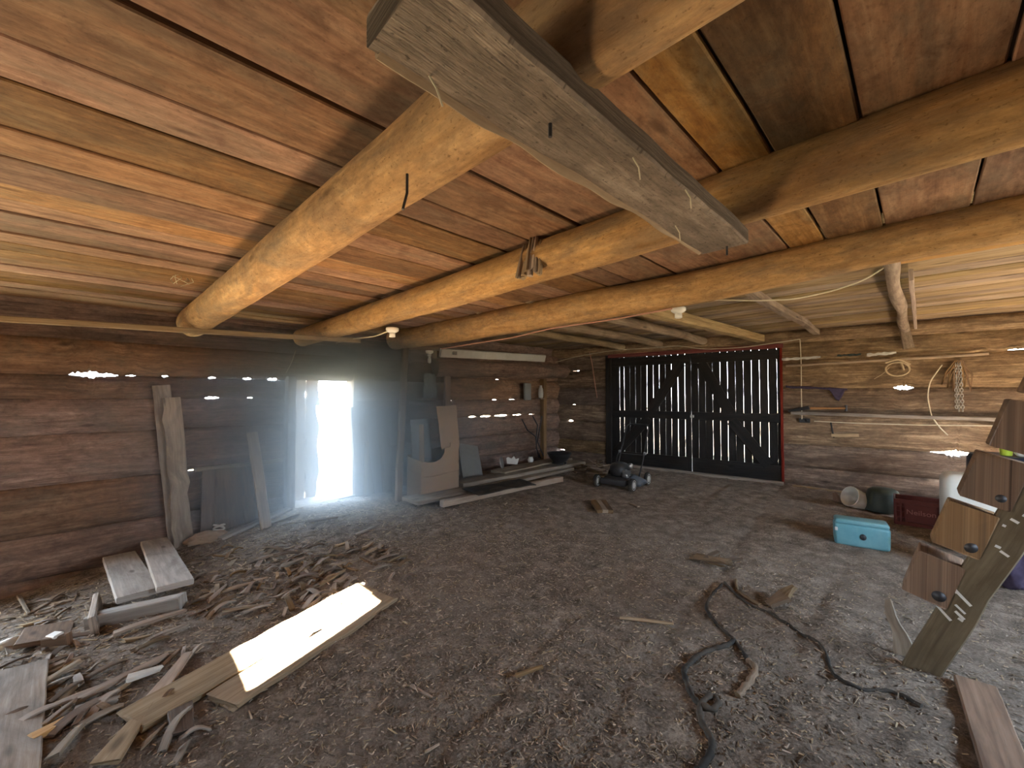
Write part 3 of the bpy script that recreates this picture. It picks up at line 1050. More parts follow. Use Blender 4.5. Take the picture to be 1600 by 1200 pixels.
# corner: grey panel and lantern glass on the wall, cables
b = MB()
b.box(on('x', -5.93, 824, 612), (.05, .20, .36), None, .008)
b.build('wall_panel', M_gpanel, None, 'upright grey panel fixed high on the left wall by the corner', 'panel')
b = MB()
c = on('x', -5.93, 845, 622)
b.lathe(c, [(.04, 0), (.055, .02), (.06, .12), (.05, .2), (.03, .24), (.03, .28), (.0001, .28)], 16)
b.build('glass_lantern', M_glass, None, 'cloudy glass lantern standing in a niche beside the grey wall panel', 'lantern')
lc = on('x', -5.93, 845, 622)
board('bracket', 'small wooden bracket shelf under the cloudy glass lantern', 'shelf', lc + V((-.10, 0, -.015)), lc + V((.06, 0, -.015)), .13, .025, M_brown, (0, 1, 0), n=3)
b = MB()
for pts in (((815, 655), (824, 672), (835, 682), (838, 700), (840, 715)), ((832, 650), (839, 664), (838, 684), (836, 700), (843, 716)), ((846, 650), (838, 690), (848, 712))):
    b.tube([on('x', -5.9, x, y) + V((R.uniform(0, .04), 0, 0)) for x, y in pts], .014, 7)
b.build('hanging_cables', M_dkplas, None, 'tangled dark cables hanging down the corner post', 'cable')

# ------------------------------------------------------------------ lawn mower
mc = (fl(987, 768) + fl(1007, 757) + fl(931, 761) * 1) / 3
fr, rr, fl_ = fl(985, 768), fl(1006, 757), fl(934, 761)
ax = (fl_ - fr)
ax.z = 0
ax.normalize()                       # across, towards the machine's right
fw_ = V((-ax.y, ax.x, 0))
if fw_.dot(fr - rr) < 0:
    fw_ = -fw_
mid = (fl_ + fr) / 2 - fw_ * .27
mid.z = fz(mid.x, mid.y)
MW = lambda a, f, z: mid + ax * a + fw_ * f + V((0, 0, z))
Rm = Matrix((ax, fw_, V((0, 0, 1)))).transposed()
mow = thing('lawn_mower', 'old black push lawn mower with pale wheels in front of the black doors', 'lawn mower', mid)
b = MB()
bm = bmesh.new()
bmesh.ops.create_cube(bm, size=1)
bmesh.ops.subdivide_edges(bm, edges=bm.edges[:], cuts=5, use_grid_fill=True)
for v in bm.verts:
    x, y, z = v.co
    rnd_ = 1 - .18 * max(0, (abs(x) + abs(y)) - .62) / .38
    v.co = V((x * .46 * rnd_, y * .56 * rnd_, (z + .5) * .11 * (1 if z < .3 else 1 - .25 * max(abs(x), abs(y)) * 2 * .5)))
bmesh.ops.bevel(bm, geom=[e for e in bm.edges if len(e.link_faces) == 2 and e.calc_face_angle() > .8], offset=.012, segments=2, affect='EDGES')
b.bm(bm, Rm, MW(0, .0, .07), smooth=True)
b.build('deck', M_dmetal, mow)
b = MB()
b.box(MW(0, .29, .115), (.44, .05, .10), Rm, .02)
b.build('front_apron', M_dmetal, mow)
b = MB()
b.lathe(MW(.02, -.02, .17), [(.13, 0), (.15, .03), (.16, .10), (.155, .15), (.13, .19), (.07, .215), (.0001, .22)], 24, Rm, sy=1.15)
b.build('engine_cowl', M_dkplas, mow)
b = MB()
for k in range(5):
    b.box(MW(-.145, .08, .20 + k * .018), (.10, .12, .008), Rm, .002)
b.box(MW(-.11, .08, .235), (.06, .09, .11), Rm, .01)
b.build('cylinder_fins', M_metal, mow)
b = MB()
b.lathe(MW(-.15, -.05, .30), [(.035, 0), (.045, .02), (.045, .06), (.03, .075), (.0001, .08)], 14, Rm)
b.build('fuel_cap', M_metal, mow)
b = MB()
b.lathe(MW(-.13, .1, .20), [(.03, -.05), (.05, -.04), (.05, .04), (.03, .05)], 14, Rm @ Matrix.Rotation(math.pi / 2, 3, 'Y'))
b.build('muffler', M_metal, mow)
b = MB()
bm = bmesh.new()
bmesh.ops.create_cube(bm, size=1)
bmesh.ops.subdivide_edges(bm, edges=bm.edges[:], cuts=3, use_grid_fill=True)
for v in bm.verts:
    x, y, z = v.co
    v.co = V((x * .2, y * .34, (z + .5) * (.17 - .10 * (.5 - x)) * (1 - .3 * abs(y) * 2)))
bmesh.ops.bevel(bm, geom=[e for e in bm.edges if e.calc_face_angle() > .8], offset=.015, segments=2, affect='EDGES')
b.bm(bm, Rm, MW(-.27, -.06, .05), smooth=True)
b.build('side_chute', M_bluegrey, mow)
for a, f, r in ((-.31, .27, .10), (.29, .27, .10), (-.33, -.33, .105), (.30, -.33, .105)):
    Mw = Rm @ Matrix.Rotation(math.pi / 2, 3, 'Y')
    b = MB()
    b.lathe(MW(a, f, r), [(r * .62, -.025), (r * .95, -.026), (r, -.016), (r, .016), (r * .95, .026), (r * .62, .025)], 24, Mw)
    w_ = b.build('wheel', M_rubber, mow)
    b = MB()
    b.lathe(MW(a, f, r), [(.0001, -.032), (r * .3, -.034), (r * .36, -.026), (r * .66, -.024), (r * .74, -.029), (r * .8, -.022), (r * .8, .022), (r * .74, .029), (r * .66, .024), (r * .36, .026), (r * .3, .034), (.0001, .032)], 24, Mw)
    b.build('hub', M_wheel, w_)
for a in (-.20, .22):
    b = MB()
    b.tube([MW(a, -.30, .13), MW(a, -.48, .36), MW(a, -.62, .62), MW(a * .95, -.80, .93)], .012, 8)
    b.build('handle_tube', M_dmetal, mow)
    b = MB()
    b.lathe(MW(a * 1.08, -.55, .49), [(.0001, -.02), (.022, -.02), (.028, 0), (.022, .02), (.0001, .02)], 10, Rm @ Matrix.Rotation(math.pi / 2, 3, 'Y'))
    b.build('handle_knob', M_metal, mow)
b = MB()
b.tube([MW(-.19, -.80, .93), MW(-.15, -.84, .97), MW(.15, -.84, .97), MW(.21, -.80, .93)], .013, 8)
b.build('handle_grip', M_dkplas, mow)
b = MB()
b.tube([MW(-.20, -.53, .46), MW(.22, -.53, .46)], .009, 8)
b.build('cross_bar', M_dmetal, mow)
b = MB()
b.tube([MW(.10, -.05, .36), MW(.18, -.3, .45), MW(.20, -.6, .6), MW(.20, -.74, .84)], .006, 6)
b.build('throttle_cable', M_dkplas, mow)
# broken bit of pallet on the floor in front of it
for k, (x, w_) in enumerate(((930, 0), (938, 1), (946, 0))):
    board('wood_offcut', ['left piece of three short offcuts lying before the lawn mower', 'middle piece of three short offcuts lying before the lawn mower', 'right piece of three short offcuts lying before the lawn mower'][k], 'offcut',
          fl(x - 3, 787, .03), fl(x + 8, 803, .03), .07, .045, M_tan if k == 1 else M_brown, (1, 1, 0), 'offcuts before the mower', n=4, ragged=.03)

# ------------------------------------------------------------------ floor boards on the left
board('plank', 'short wide grey plank on the dirt at left, left one of a side-by-side pair', 'plank', fl(186, 884, .10), fl(216, 957, .13), .25, .045, M_pale, (0, 1, 0), 'pair of short grey planks', n=6)
board('plank', 'short wide grey plank on the dirt at left, right one of a side-by-side pair', 'plank', fl(240, 858, .10), fl(274, 941, .13), .23, .045, M_pale, (0, 1, 0), 'pair of short grey planks', n=8)
board('timber', 'squared timber lying under the front ends of two grey planks', 'timber', fl(140, 982, .05), fl(286, 950, .05), .10, .10, M_pale, (0, 0, 1), n=8, wob=.005)
board('offcut', 'small grey offcut at the near end of the squared timber', 'offcut', fl(154, 948, .03), fl(147, 992, .04), .17, .04, M_grey, (1, 0, 0), n=3)
board('plank', 'broad grey plank in the bottom corner, mostly out of frame', 'plank', fl(26, 1062, .05), fl(-30, 1330, .05), .24, .05, M_grey, (1, 1, 0), n=8)
board('offcut', 'square dusty offcut lying beyond the broad grey corner plank', 'offcut', fl(78, 984, .03), fl(66, 1010, .03), .26, .03, M_brown, (1, 1, 0), n=3)
board('offcut', 'small block with a white painted end near the corner plank', 'offcut', fl(70, 1018, .04), fl(108, 1010, .04), .10, .05, M_brown, (0, 0, 1), n=3)
b = MB()
c = fl(85, 1014, .08)
b.plank(c - V((.05, .02, 0)), c + V((.05, .02, .02)), .05, .02, (0, 1, .3), n=3)
b.build('white_scrap', M_white, None, 'small white scrap lying on an offcut at left', 'scrap')
b = MB()
c = fl(22, 1012)
b.lathe(c, [(.03, 0), (.05, .02), (.045, .06), (.0001, .08)], 12, sy=1.6)
b.build('bone', M_rag, None, 'pale rounded lump at the far left among the litter', 'lump')
SP = [(115, 1104, 262, 1030, .06, M_tan, 'long split lath left of the sunlit boards'), (165, 1200, 232, 1110, .10, M_tan, 'long pale lath running out at the bottom of the picture'),
      (238, 1102, 292, 1030, .09, M_tan, 'split board joining the end of the sunlit pair'), (176, 997, 290, 958, .05, M_tan, 'rough stick in front of the squared timber'),
      (236, 1004, 294, 980, .03, M_grey, 'thin grey splinter before the rough stick'), (48, 1164, 112, 1128, .06, M_trim, 'orange-brown split piece beside the corner plank'),
      (66, 1076, 126, 1040, .04, M_grey, 'grey splinter above the corner plank'), (276, 1082, 286, 1152, .11, M_bark, 'crooked strip of bark standing out on the dirt'),
      (202, 1068, 252, 1052, .05, M_rag, 'pale curled shaving beside the long split lath'), (80, 1196, 124, 1146, .04, M_grey, 'thin lath beside the corner plank, pointing to the bottom edge'),
      (30, 936, 44, 962, .03, M_grey, 'thin upright-looking splinter by the left wall'), (420, 822, 468, 806, .05, M_grey, 'grey lath by the foot of the slim brown stick'),
      (478, 818, 528, 812, .04, M_grey, 'pale lath on the dirt before the doorway'), (555, 838, 590, 824, .035, M_grey, 'pale sliver on the dirt right of the doorway'),
      (440, 890, 478, 876, .05, M_grey, 'flat stick above the sunlit boards'), (120, 1118, 180, 1102, .035, M_grey, 'narrow splinter below the long split lath')]
for (ax_, ay, bx_, by_, w, mat, lab) in SP:
    board('splinter', lab, 'splinter', fl(ax_, ay, .025), fl(bx_, by_, .025), w, .022, mat, (1, 1, 0), None, n=8, wob=.008, w1=w * R.uniform(.4, .9), ragged=.05)
# two pale boards in the patch of sun
u_ = V((-.345, .939, 0))
c0 = fl(352, 1046)
c0b = fl(398, 1074)
for i, (c, lab) in enumerate(((V((-2.60 - .120 * .939, .55 - .120 * .345, 0)), 'pale floor board in the sun patch, the one nearer the left wall'), (V((-2.60 + .120 * .939, .55 + .120 * .345, 0)), 'pale floor board in the sun patch, the one nearer the camera'))):
    pa, pb = c - u_ * (.42 if i == 0 else .16), c + u_ * (1.05 if i == 0 else .98)
    pa.z, pb.z = fz(pa.x, pa.y) + .018, fz(pb.x, pb.y) + .018
    board('floor_board', lab, 'board', pa, pb, .222, .03, M_tan, (1, 0, 0), 'boards lying in the sun patch', n=16, wob=.006, ragged=.06, live=.02)
# big dark dry leaf in the sun
b = MB()
b.plank(fl(455, 1018, .05), fl(490, 1000, .06), .06, .004, (1, 1, 0), n=6, w1=.02, ragged=.03, live=.03, bend=.02)
b.build('dry_leaf', M_brown, None, 'curled dry leaf lying on the sunlit boards', 'leaf')

# loose bark and chips, the ones big enough to pick up
G = 'bark and split pieces littering the floor along the left wall'
prot = []
for k in range(10):
    L = R.uniform(.10, .26)
    b = MB()
    w = R.uniform(.018, .055)
    b.plank((-L / 2, 0, 0), (L / 2, 0, 0), w, R.uniform(.008, .018), (0, 1, 0), n=7, wob=.006, w1=w * R.uniform(.3, 1), ragged=.05, bend=R.uniform(-.012, .03), live=.012)
    o = b.build('wood_scrap', [M_grey, M_bark, M_tan, M_grey, M_brown][k % 5], None, 'loose scrap of bark or split wood among the litter along the left wall', 'wood scrap', G, origin=(0, 0, 0))
    prot.append(o)
cnt = 0
REG = [(0, 300, 870, 1160, 80), (280, 560, 830, 960, 150), (420, 640, 790, 850, 50), (80, 360, 1000, 1190, 14)]
for (xa, xb, ya, yb, num) in REG:
    for _ in range(num):
        px, py = R.uniform(xa, xb), R.uniform(ya, yb)
        if py < 850 + max(0, 270 - px) * .32 or (px > 440 and py < 795):
            py += 60
        c = fl(px, py)
        if c.x < -5.75 or (165 < px < 300 and 850 < py < 990):
            continue
        o = prot[cnt] if cnt < 10 else prot[R.randrange(10)].copy()
        if cnt >= 10:
            COL.objects.link(o)
        cnt += 1
        c.z = floor_z(c.x, c.y) + .012
        o.location = c
        o.rotation_euler = (R.uniform(-.3, .3), R.uniform(-.12, .12), R.gauss(2.2, .7))
        s = R.uniform(.45, 1.05)
        o.scale = (s, s, 1)

# fine chips, straw and bark dust: past counting
b = MB()
for k in range(42000):
    if k < 8000:                                   # thick by the left wall
        x, y = -5.9 + abs(R.gauss(0, 1.5)), R.uniform(-1.6, 4.2)
    elif k < 38500:                                # in front of the camera
        r_, a_ = R.uniform(.9, 4.6), R.gauss(0, .75)
        q_ = V((-S2, S2, 0)) * r_ * math.cos(a_) + V((S2, S2, 0)) * r_ * math.sin(a_)
        x, y = q_.x, q_.y
    else:
        x, y = R.uniform(-6, 1), R.uniform(1, 7.6)
    if not (-5.95 < x < 2.2 and -2.2 < y < 7.6):
        continue
    L = R.uniform(.010, .045) * (1.5 if k < 8000 else .8)
    if k > 20000:
        L *= .55
    if R.random() < .05:
        L *= 2.2
    w = min(R.uniform(.002, .008) * (1.7 if k < 8000 else .8), L * .6)
    a_ = R.uniform(0, 6.28)
    d_ = V((math.cos(a_), math.sin(a_), R.uniform(-.25, .3)))
    n_ = V((-d_.y, d_.x, R.uniform(-.4, .4)))
    c = V((x, y, floor_z(x, y) + .004))
    t_ = V((0, 0, R.uniform(.001, .004)))
    p = [c - d_ * L / 2 - n_ * w / 2, c - d_ * L / 2 + n_ * w / 2, c + d_ * L / 2 + n_ * w * .3, c + d_ * L / 2 - n_ * w * .3]
    o = (R.random() * 9, R.random() * 9)
    b.add(p + [q_ + t_ for q_ in p], [[3, 2, 1, 0], [4, 5, 6, 7], [0, 1, 5, 4], [1, 2, 6, 5], [2, 3, 7, 6], [3, 0, 4, 7]], [[(o[0], o[1]), (o[0] + L, o[1]), (o[0] + L, o[1] + w), (o[0], o[1] + w)]] * 6)
M_chip = wood('chip_wood', (.17, .13, .095), (.36, .29, .21), (.58, .48, .35), vary=1.3, stain=(.16, .12, .09), knots=False)
b.build('wood_chips', M_chip, None, 'fine wood chips, straw and bark dust strewn over the dirt floor', 'wood chips', None, 'stuff')

# ------------------------------------------------------------------ right side: floor things
def rbox(b, c, size, rad, M=None, seg=4, taper=0.):
    bm = bmesh.new()
    bmesh.ops.create_cube(bm, size=1)
    for v in bm.verts:
        v.co = V((v.co.x * size[0], v.co.y * size[1], v.co.z * size[2]))
    bmesh.ops.bevel(bm, geom=bm.edges[:], offset=rad, segments=seg, affect='EDGES', profile=.5)
    for v in bm.verts:
        k = 1 - taper * (v.co.z / size[2] + .5)
        v.co.x *= k
        v.co.y *= k
    b.bm(bm, M or Matrix.Identity(3), V(c), 2, True)


# pale blue cool box
ca, cbp = fl(1305, 850), fl(1391, 861)
ax = (cbp - ca)
CW = ax.length
ax.z = 0
ax.normalize()
ax = (Matrix.Rotation(math.radians(-9), 3, 'Z') @ ax)
back = V((-ax.y, ax.x, 0))
Rc = Matrix((ax, back, V((0, 0, 1)))).transposed()
cc = (ca + cbp) / 2 + back * .10
cc.z = fz(cc.x, cc.y) - .01
cool = thing('cool_box', 'pale blue plastic cool box standing alone on the dirt', 'cool box', cc)
b = MB()
rbox(b, cc + V((0, 0, .11)), (CW, .20, .22), .03, Rc, 4, -.02)
b.build('body', M_blue, cool)
b = MB()
rbox(b, cc + V((0, 0, .235)), (CW * 1.0, .20, .05), .022, Rc, 3, .03)
b.build('lid', M_blue, cool)
b = MB()
b.lathe(cc + Rc @ V((.01, -.102, .11)), [(.0001, -.006), (.022, -.006), (.026, 0), (.022, .008), (.0001, .008)], 14, Rc @ Matrix.Rotation(math.pi / 2, 3, 'X'), sy=1.2)
b.build('drain_plug', M_dkplas, cool)
b = MB()
b.box(cc + Rc @ V((-CW / 2 + .015, -.102, .16)), (.025, .012, .035), Rc, .004)
b.build('hinge_clip', M_wheel, cool)
# big milky water can
c = fl(1525, 868) + V((.0, .20, 0))
c.z = fz(c.x, c.y) - .01
jg = thing('water_can', 'tall milky white plastic container behind the slanting ladder', 'container', c)
Rj = Matrix.Rotation(math.radians(4), 3, 'Z')
b = MB()
rbox(b, c + V((0, 0, .37)), (.45, .38, .74), .085, Rj, 6, .06)
b.build('body', M_jug, jg)
b = MB()
b.lathe(c + Rj @ V((.10, .05, .735)), [(.05, 0), (.05, .03), (.045, .04), (.0001, .04)], 18)
b.build('cap', M_white, jg)
# milk crate
c0 = fl(1398, 818)
ax = V((1, .03, 0)).normalized()
bk = V((-ax.y, ax.x, 0))
Rk = Matrix((ax, bk, V((0, 0, 1)))).transposed()
cr = thing('milk_crate', 'dark red plastic crate with faded lettering, between the dark bucket and the white container', 'crate', c0 + ax * .2)
CK = lambda x, y, z: c0 + ax * x + bk * y + V((0, 0, z))
cw, cdp, chh = .44, .33, .29
b = MB()
b.box(CK(cw / 2, 0, .145), (cw - .20, .012, .20), Rk, .003)
b.box(CK(cw / 2, 0, .02), (cw, .016, .04), Rk, .003)
b.box(CK(cw / 2, 0, chh - .02), (cw, .018, .045), Rk, .003)
for x in (.012, .055, .098, cw - .098, cw - .055, cw - .012):
    b.box(CK(x, 0, .145), (.018, .014, .28), Rk, .002)
for x in (.055, cw - .055):
    for z in (.09, .15, .205):
        b.box(CK(x, 0, z), (.10, .012, .016), Rk, .002)
b.build('front_wall', M_crate, cr)
for y, nm in ((cdp, 'back_wall'),):
    b = MB()
    b.box(CK(cw / 2, y, chh / 2), (cw, .014, chh), Rk, .003)
    b.build(nm, M_crate, cr)
for x in (0, cw):
    b = MB()
    b.box(CK(x, cdp / 2, .02), (.014, cdp, .04), Rk, .003)
    b.box(CK(x, cdp / 2, chh - .02), (.016, cdp, .045), Rk, .003)
    for y in (.02, .09, .16, .23, .31):
        b.box(CK(x, y, chh / 2), (.012, .022, chh), Rk, .002)
    b.build('side_wall', M_crate, cr)
b = MB()
b.box(CK(cw / 2, cdp / 2, .012), (cw, cdp, .012), Rk, .002)
b.build('bottom', M_crate, cr)
tc = bpy.data.curves.new('lettering', 'FONT')
tc.body = 'Neilson'
tc.size = .078
tc.extrude = .002
tc.align_x = 'CENTER'
tt = bpy.data.objects.new('lettering', tc)
COL.objects.link(tt)
bpy.context.view_layer.update()
tm = bpy.data.meshes.new_from_object(tt.evaluated_get(bpy.context.evaluated_depsgraph_get()))
bpy.data.objects.remove(tt)
tm.materials.clear()
tm.materials.append(M_letter)
to = bpy.data.objects.new('lettering', tm)
COL.objects.link(to)
to.parent = cr
to.location = CK(cw / 2, -.010, .135) - WL[cr.name]
to.rotation_euler = (math.pi / 2, 0, math.atan2(ax.y, ax.x))
# dark bucket and white scoop
c = fl(1384, 802) + V((-.03, .16, 0))
b = MB()
b.lathe(c, [(.20, 0), (.205, .015), (.19, .10), (.165, .22), (.15, .26), (.11, .285), (.0001, .29)], 28)
b.build('bucket', M_dkgreen, None, 'dark green bucket upside down beside the red crate', 'bucket')
c = fl(1318, 791) + V((0, .08, 0))
sc = thing('plastic_scoop', 'white scoop-shaped cut plastic bottle lying by the log wall', 'scoop', c)
Ms = Matrix.Rotation(math.radians(8), 3, 'Z')
b = MB()
Mt = Ms @ Matrix.Rotation(math.radians(-62), 3, 'Y') @ Matrix.Rotation(math.radians(28), 3, 'X')
b.lathe(c + V((.10, 0, .115)), [(r_ * 1.35, h_ * 1.3) for r_, h_ in ((.0001, -.17), (.06, -.165), (.095, -.13), (.115, -.06), (.12, .04), (.113, .04), (.108, -.06), (.088, -.122), (.055, -.155), (.0001, -.16))], 26, Mt, sx=.8)
b.build('shell', M_white, sc)
b = MB()
b.tube([c + V((.10, 0, .115)) + Mt @ V((.130 * math.cos(k * math.pi / 12), .162 * math.sin(k * math.pi / 12), .052)) for k in range(25)], .008, 6, cap=False)
b.build('rim', M_porc, sc)
b = MB()
c = fl(1309, 786) + V((0, .05, 0))
b.plank(c + V((0, 0, 0)), c + V((-.03, .02, .13)), .12, .01, (1, 0, 0), n=5, w1=.05, live=.04, bend=.02)
b.build('bark_curl', M_brown, None, 'curled brown scrap next to the white scoop', 'bark')
board('slab', 'split slab lying along the foot of the log wall right of the doors', 'slab', wp(1238, 768, .12) + V((0, 0, .05)), wp(1334, 777, .16) + V((0, 0, .04)), .13, .05, M_tan, (0, 0, 1), n=9, wob=.012, ragged=.08, w1=.05)
# loft ladder with its treads
A0 = fl(1425, 1040)
dirL = V((.405, .0, 1)).normalized()
top = A0 + dirL * 2.22
yd = V((0, 1, 0))
wdl = dirL.cross(yd).normalized()       # across the stringer, in its face
if wdl.x > 0:
    wdl = -wdl
lad = thing('step_ladder', 'heavy wooden step rail with brown step blocks, leaning at the right edge of the view', 'ladder', A0)
b = MB()
b.plank(A0 + V((.02, 0, -.04)), top + V((.02, 0, 0)), .14, .05, (1, 0, -.4), n=16, wob=.004, live=.008)
st = b.build('stringer', M_rail, lad)
for i in range(6):
    q_ = on('y', A0.y, 1463 + 60 * i, 905 - 71.5 * i) - A0 if i < 3 else None
    h = q_.dot(dirL) if i < 3 else h + .29
    c = A0 + dirL * h + wdl * .108
    b = MB()
    b.plank(c - yd * .03, c + yd * .13, .245, .18, dirL + wdl * .08, n=5, wob=.007, ragged=.015, live=.01)
    tr = b.build('tread', M_brown, lad)
    b = MB()
    b.lathe(c + dirL * -.07 - wdl * .05 - yd * .032, [(.0001, -.006), (.026, -.006), (.028, 0), (.0001, .004)], 16, Matrix.Rotation(math.pi / 2, 3, 'X'))
    b.build('peg_end', M_dmetal, tr)
for (h, o_, L, tl) in ((.50, -.05, .012, 0), (.485, -.01, .10, .5), (.505, -.06, .07, .5), (.42, .01, .05, .45), (.39, .02, .045, .4), (.36, -.03, .08, .5), (.37, .03, .02, .2), (.80, .0, .02, 0), (.78, .03, .035, .3), (.91, -.02, .012, 0), (.95, .0, .03, .2), (.99, .02, .02, .1)):
    p = A0 + dirL * h + wdl * -o_ + V((.02, -.027, 0))
    dd = (-wdl * math.cos(tl) - dirL * math.sin(tl))
    b = MB()
    b.plank(p - dd * L / 2, p + dd * L / 2, .012, .002, dirL, n=3, wob=.003, live=.004)
    b.build('paint_fleck', M_paint, st)
# splinter board at its foot
b = MB()
c = A0 + V((-.05, .10, 0))
b.plank(c + V((.02, 0, -.02)), c + V((-.05, .05, .28)), .10, .02, (1, 0, .2), n=7, w1=.02, wob=.01, live=.03)
b.build('split_board', M_grey, None, 'jagged upright splinter at the foot of the ladder', 'splinter')
# barrel behind, cup and white lid on it
c = on('y', 6.6, 1572, 760)
c.z = fz(c.x, c.y)
br = thing('barrel', 'dark blue barrel half hidden behind the ladder', 'barrel', c)
b = MB()
b.lathe(c, [(.25, 0), (.27, .02), (.28, .10), (.275, .3), (.285, .31), (.285, .34), (.275, .35), (.275, .6), (.285, .61), (.285, .64), (.275, .65), (.27, .84), (.25, .88), (.23, .885), (.0001, .88)], 30)
b.build('drum', M_dkblue, br)
b = MB()
b.lathe(c + V((.1, -.08, .88)), [(.035, 0), (.035, .025), (.0001, .025)], 14)
b.build('bung', M_dkplas, br)
g = on('y', 6.5, 1572, 706)
g.z = c.z + .885
b = MB()
b.lathe(g, [(.038, 0), (.042, .01), (.05, .13), (.052, .135), (.047, .13), (.036, .015), (.0001, .015)], 22)
b.build('cup', M_green, None, 'lime green plastic cup on top of the dark barrel', 'cup')
g2 = g + V((.10, .0, 0))
b = MB()
b.lathe(g2, [(.03, 0), (.05, .03), (.055, .085), (.05, .09), (.0001, .085)], 18)
b.build('bowl', M_porc, None, 'small white bowl beside the lime green cup', 'bowl')
b = MB()
p = on('y', 5.0, 1534, 782)
bm = bmesh.new()
bmesh.ops.create_icosphere(bm, subdivisions=4, radius=1)
for v in bm.verts:
    k = 1 + .35 * noise.noise(v.co * 2.2) + .12 * noise.noise(v.co * 6)
    v.co = V((v.co.x * .13 * k, v.co.y * .14 * k, v.co.z * .26 * k))
p.z = .26 + fz(p.x, p.y)
b.bm(bm, Matrix.Identity(3), p + V((.16, .05, 0)), 2, True)
b.build('bag', M_purple, None, 'dark purple bag slumped behind the leaning step rail', 'bag')
b = MB()
c = fl(1592, 905) + V((.05, .1, 0))
bm = bmesh.new()
bmesh.ops.create_icosphere(bm, subdivisions=3, radius=1)
for v in bm.verts:
    k = 1 + .25 * noise.noise(v.co * 2)
    v.co = V((v.co.x * .14 * k, v.co.y * .14 * k, max(-.4, v.co.z) * .10 * k + .04))
b.bm(bm, Matrix.Identity(3), c, 2, True)
b.build('sack', M_gpanel, None, 'grey sack on the dirt at the right edge behind the ladder', 'sack')
board('plank', 'narrow dusty plank on the dirt at the bottom right corner', 'plank', fl(1524, 1074, .02), fl(1600, 1290, .02), .15, .03, M_brown, (1, -1, 0), n=8, wob=.004)

# ------------------------------------------------------------------ straps and hose on the dirt
def ground_line(name, lab, cat, pts, r, mat, lift=0.):
    P = [fl(x, y) for x, y in pts]
    Q = []
    for i in range(len(P) - 1):
        p_, a_, c_, n_ = P[max(i - 1, 0)], P[i], P[i + 1], P[min(i + 2, len(P) - 1)]
        for k in range(6):
            t_ = k / 6
            Q.append(.5 * (2 * a_ + (c_ - p_) * t_ + (2 * p_ - 5 * a_ + 4 * c_ - n_) * t_ ** 2 + (3 * a_ - p_ - 3 * c_ + n_) * t_ ** 3))
    Q.append(P[-1])
    for q_ in Q:
        q_.z = floor_z(q_.x, q_.y) + r * .55 + lift
    b = MB()
    b.tube(Q, [r * (1 + .18 * math.sin(i * 1.7)) for i in range(len(Q))], 9, lump=.15)
    return b.build(name, mat, None, lab, cat)


ground_line('hose', 'black hose snaking down the dirt to the bottom edge, looped once', 'hose', [(1147, 1002), (1128, 1013), (1108, 1017), (1072, 1044), (1072, 1070), (1086, 1098), (1110, 1112), (1122, 1104), (1112, 1094), (1094, 1108), (1098, 1134), (1112, 1160), (1108, 1184), (1090, 1210)], .014, M_rubber)
ground_line('hose', 'thin dark hose bending from the rubbish clump towards the black hose', 'hose', [(1128, 914), (1112, 932), (1104, 950), (1116, 972), (1138, 992), (1156, 1012), (1168, 1034)], .010, M_rubber)
ground_line('strap', 'long dark strap running from the rubbish clump across to the ladder foot', 'strap', [(1132, 912), (1150, 930), (1172, 945), (1200, 955), (1240, 982), (1284, 1012), (1296, 1040), (1310, 1062), (1342, 1076), (1394, 1082), (1440, 1108)], .009, M_rubber)
ground_line('strap', 'short dusty strap looping beside the long dark strap', 'strap', [(1150, 908), (1152, 922), (1166, 936), (1186, 946)], .012, M_bark)
ground_line('branch', 'dusty crooked root lying beside the black hose loop', 'root', [(1168, 1034), (1180, 1046), (1172, 1066), (1160, 1082), (1152, 1090)], .016, M_bark)
b = MB()
c = fl(1100, 876)
for k in range(9):
    a_ = R.uniform(-.5, .9)
    L = R.uniform(.12, .32)
    b.plank(c + V((R.uniform(-.1, .1), R.uniform(-.1, .1), .02)), c + V((math.cos(a_) * L, math.sin(a_) * L, R.uniform(.02, .09))), R.uniform(.02, .05), .010, (0, 1, .3), n=5, wob=.02, ragged=.05, live=.02)
b.build('rubbish_clump', M_bark, None, 'dusty clump of torn bark where the straps start', 'clump')
b = MB()
c = fl(1202, 948)
b.plank(c + V((0, 0, .01)), c + V((.08, .09, .07)), .07, .03, (1, -.6, 0), n=6, w1=.10, wob=.012, live=.02)
b.plank(c + V((.05, .08, .04)), c + V((.12, .2, .10)), .11, .03, (1, -.6, .2), n=6, w1=.03, wob=.02, live=.03, ragged=.05)
b.build('bark_chunk', M_bark, None, 'forked chunk of bark standing up beside the long dark strap', 'bark')
board('stick', 'pale forked stick on the dirt left of the black hose', 'stick', fl(968, 968, .012), fl(1052, 978, .012), .02, .014, M_tan, (1, 1, 0), n=8, wob=.006)
board('stick', 'dark broken stick with a pale end in the middle of the dirt', 'stick', fl(806, 1060, .014), fl(848, 1046, .014), .022, .018, M_brown, (1, 1, 0), n=5, wob=.006)
board('stick', 'small pale stick on the dirt below the sun patch', 'stick', fl(642, 1074, .012), fl(676, 1094, .012), .014, .01, M_tan, (1, 1, 0), n=5, wob=.004)
board('stick', 'thin light stick on the bare dirt before the big doors', 'stick', fl(984, 789, .02), fl(998, 794, .02), .04, .02, M_tan, (1, 1, 0), n=4)

# ------------------------------------------------------------------ on the log wall, right of the doors
board('ledge_board', 'weathered ledge board along the log wall right of the doors', 'ledge', wp(1236, 645, .05), wp(1600, 657, .07), .05, .09, M_grey, (0, 0, 1), n=14, wob=.006)
board('pole', 'long thin pole resting level on the logs under the white rags', 'pole', wp(1228, 572, .05), wp(1545, 553, .06), .035, .03, M_tan, (0, 0, 1), n=16, wob=.006)


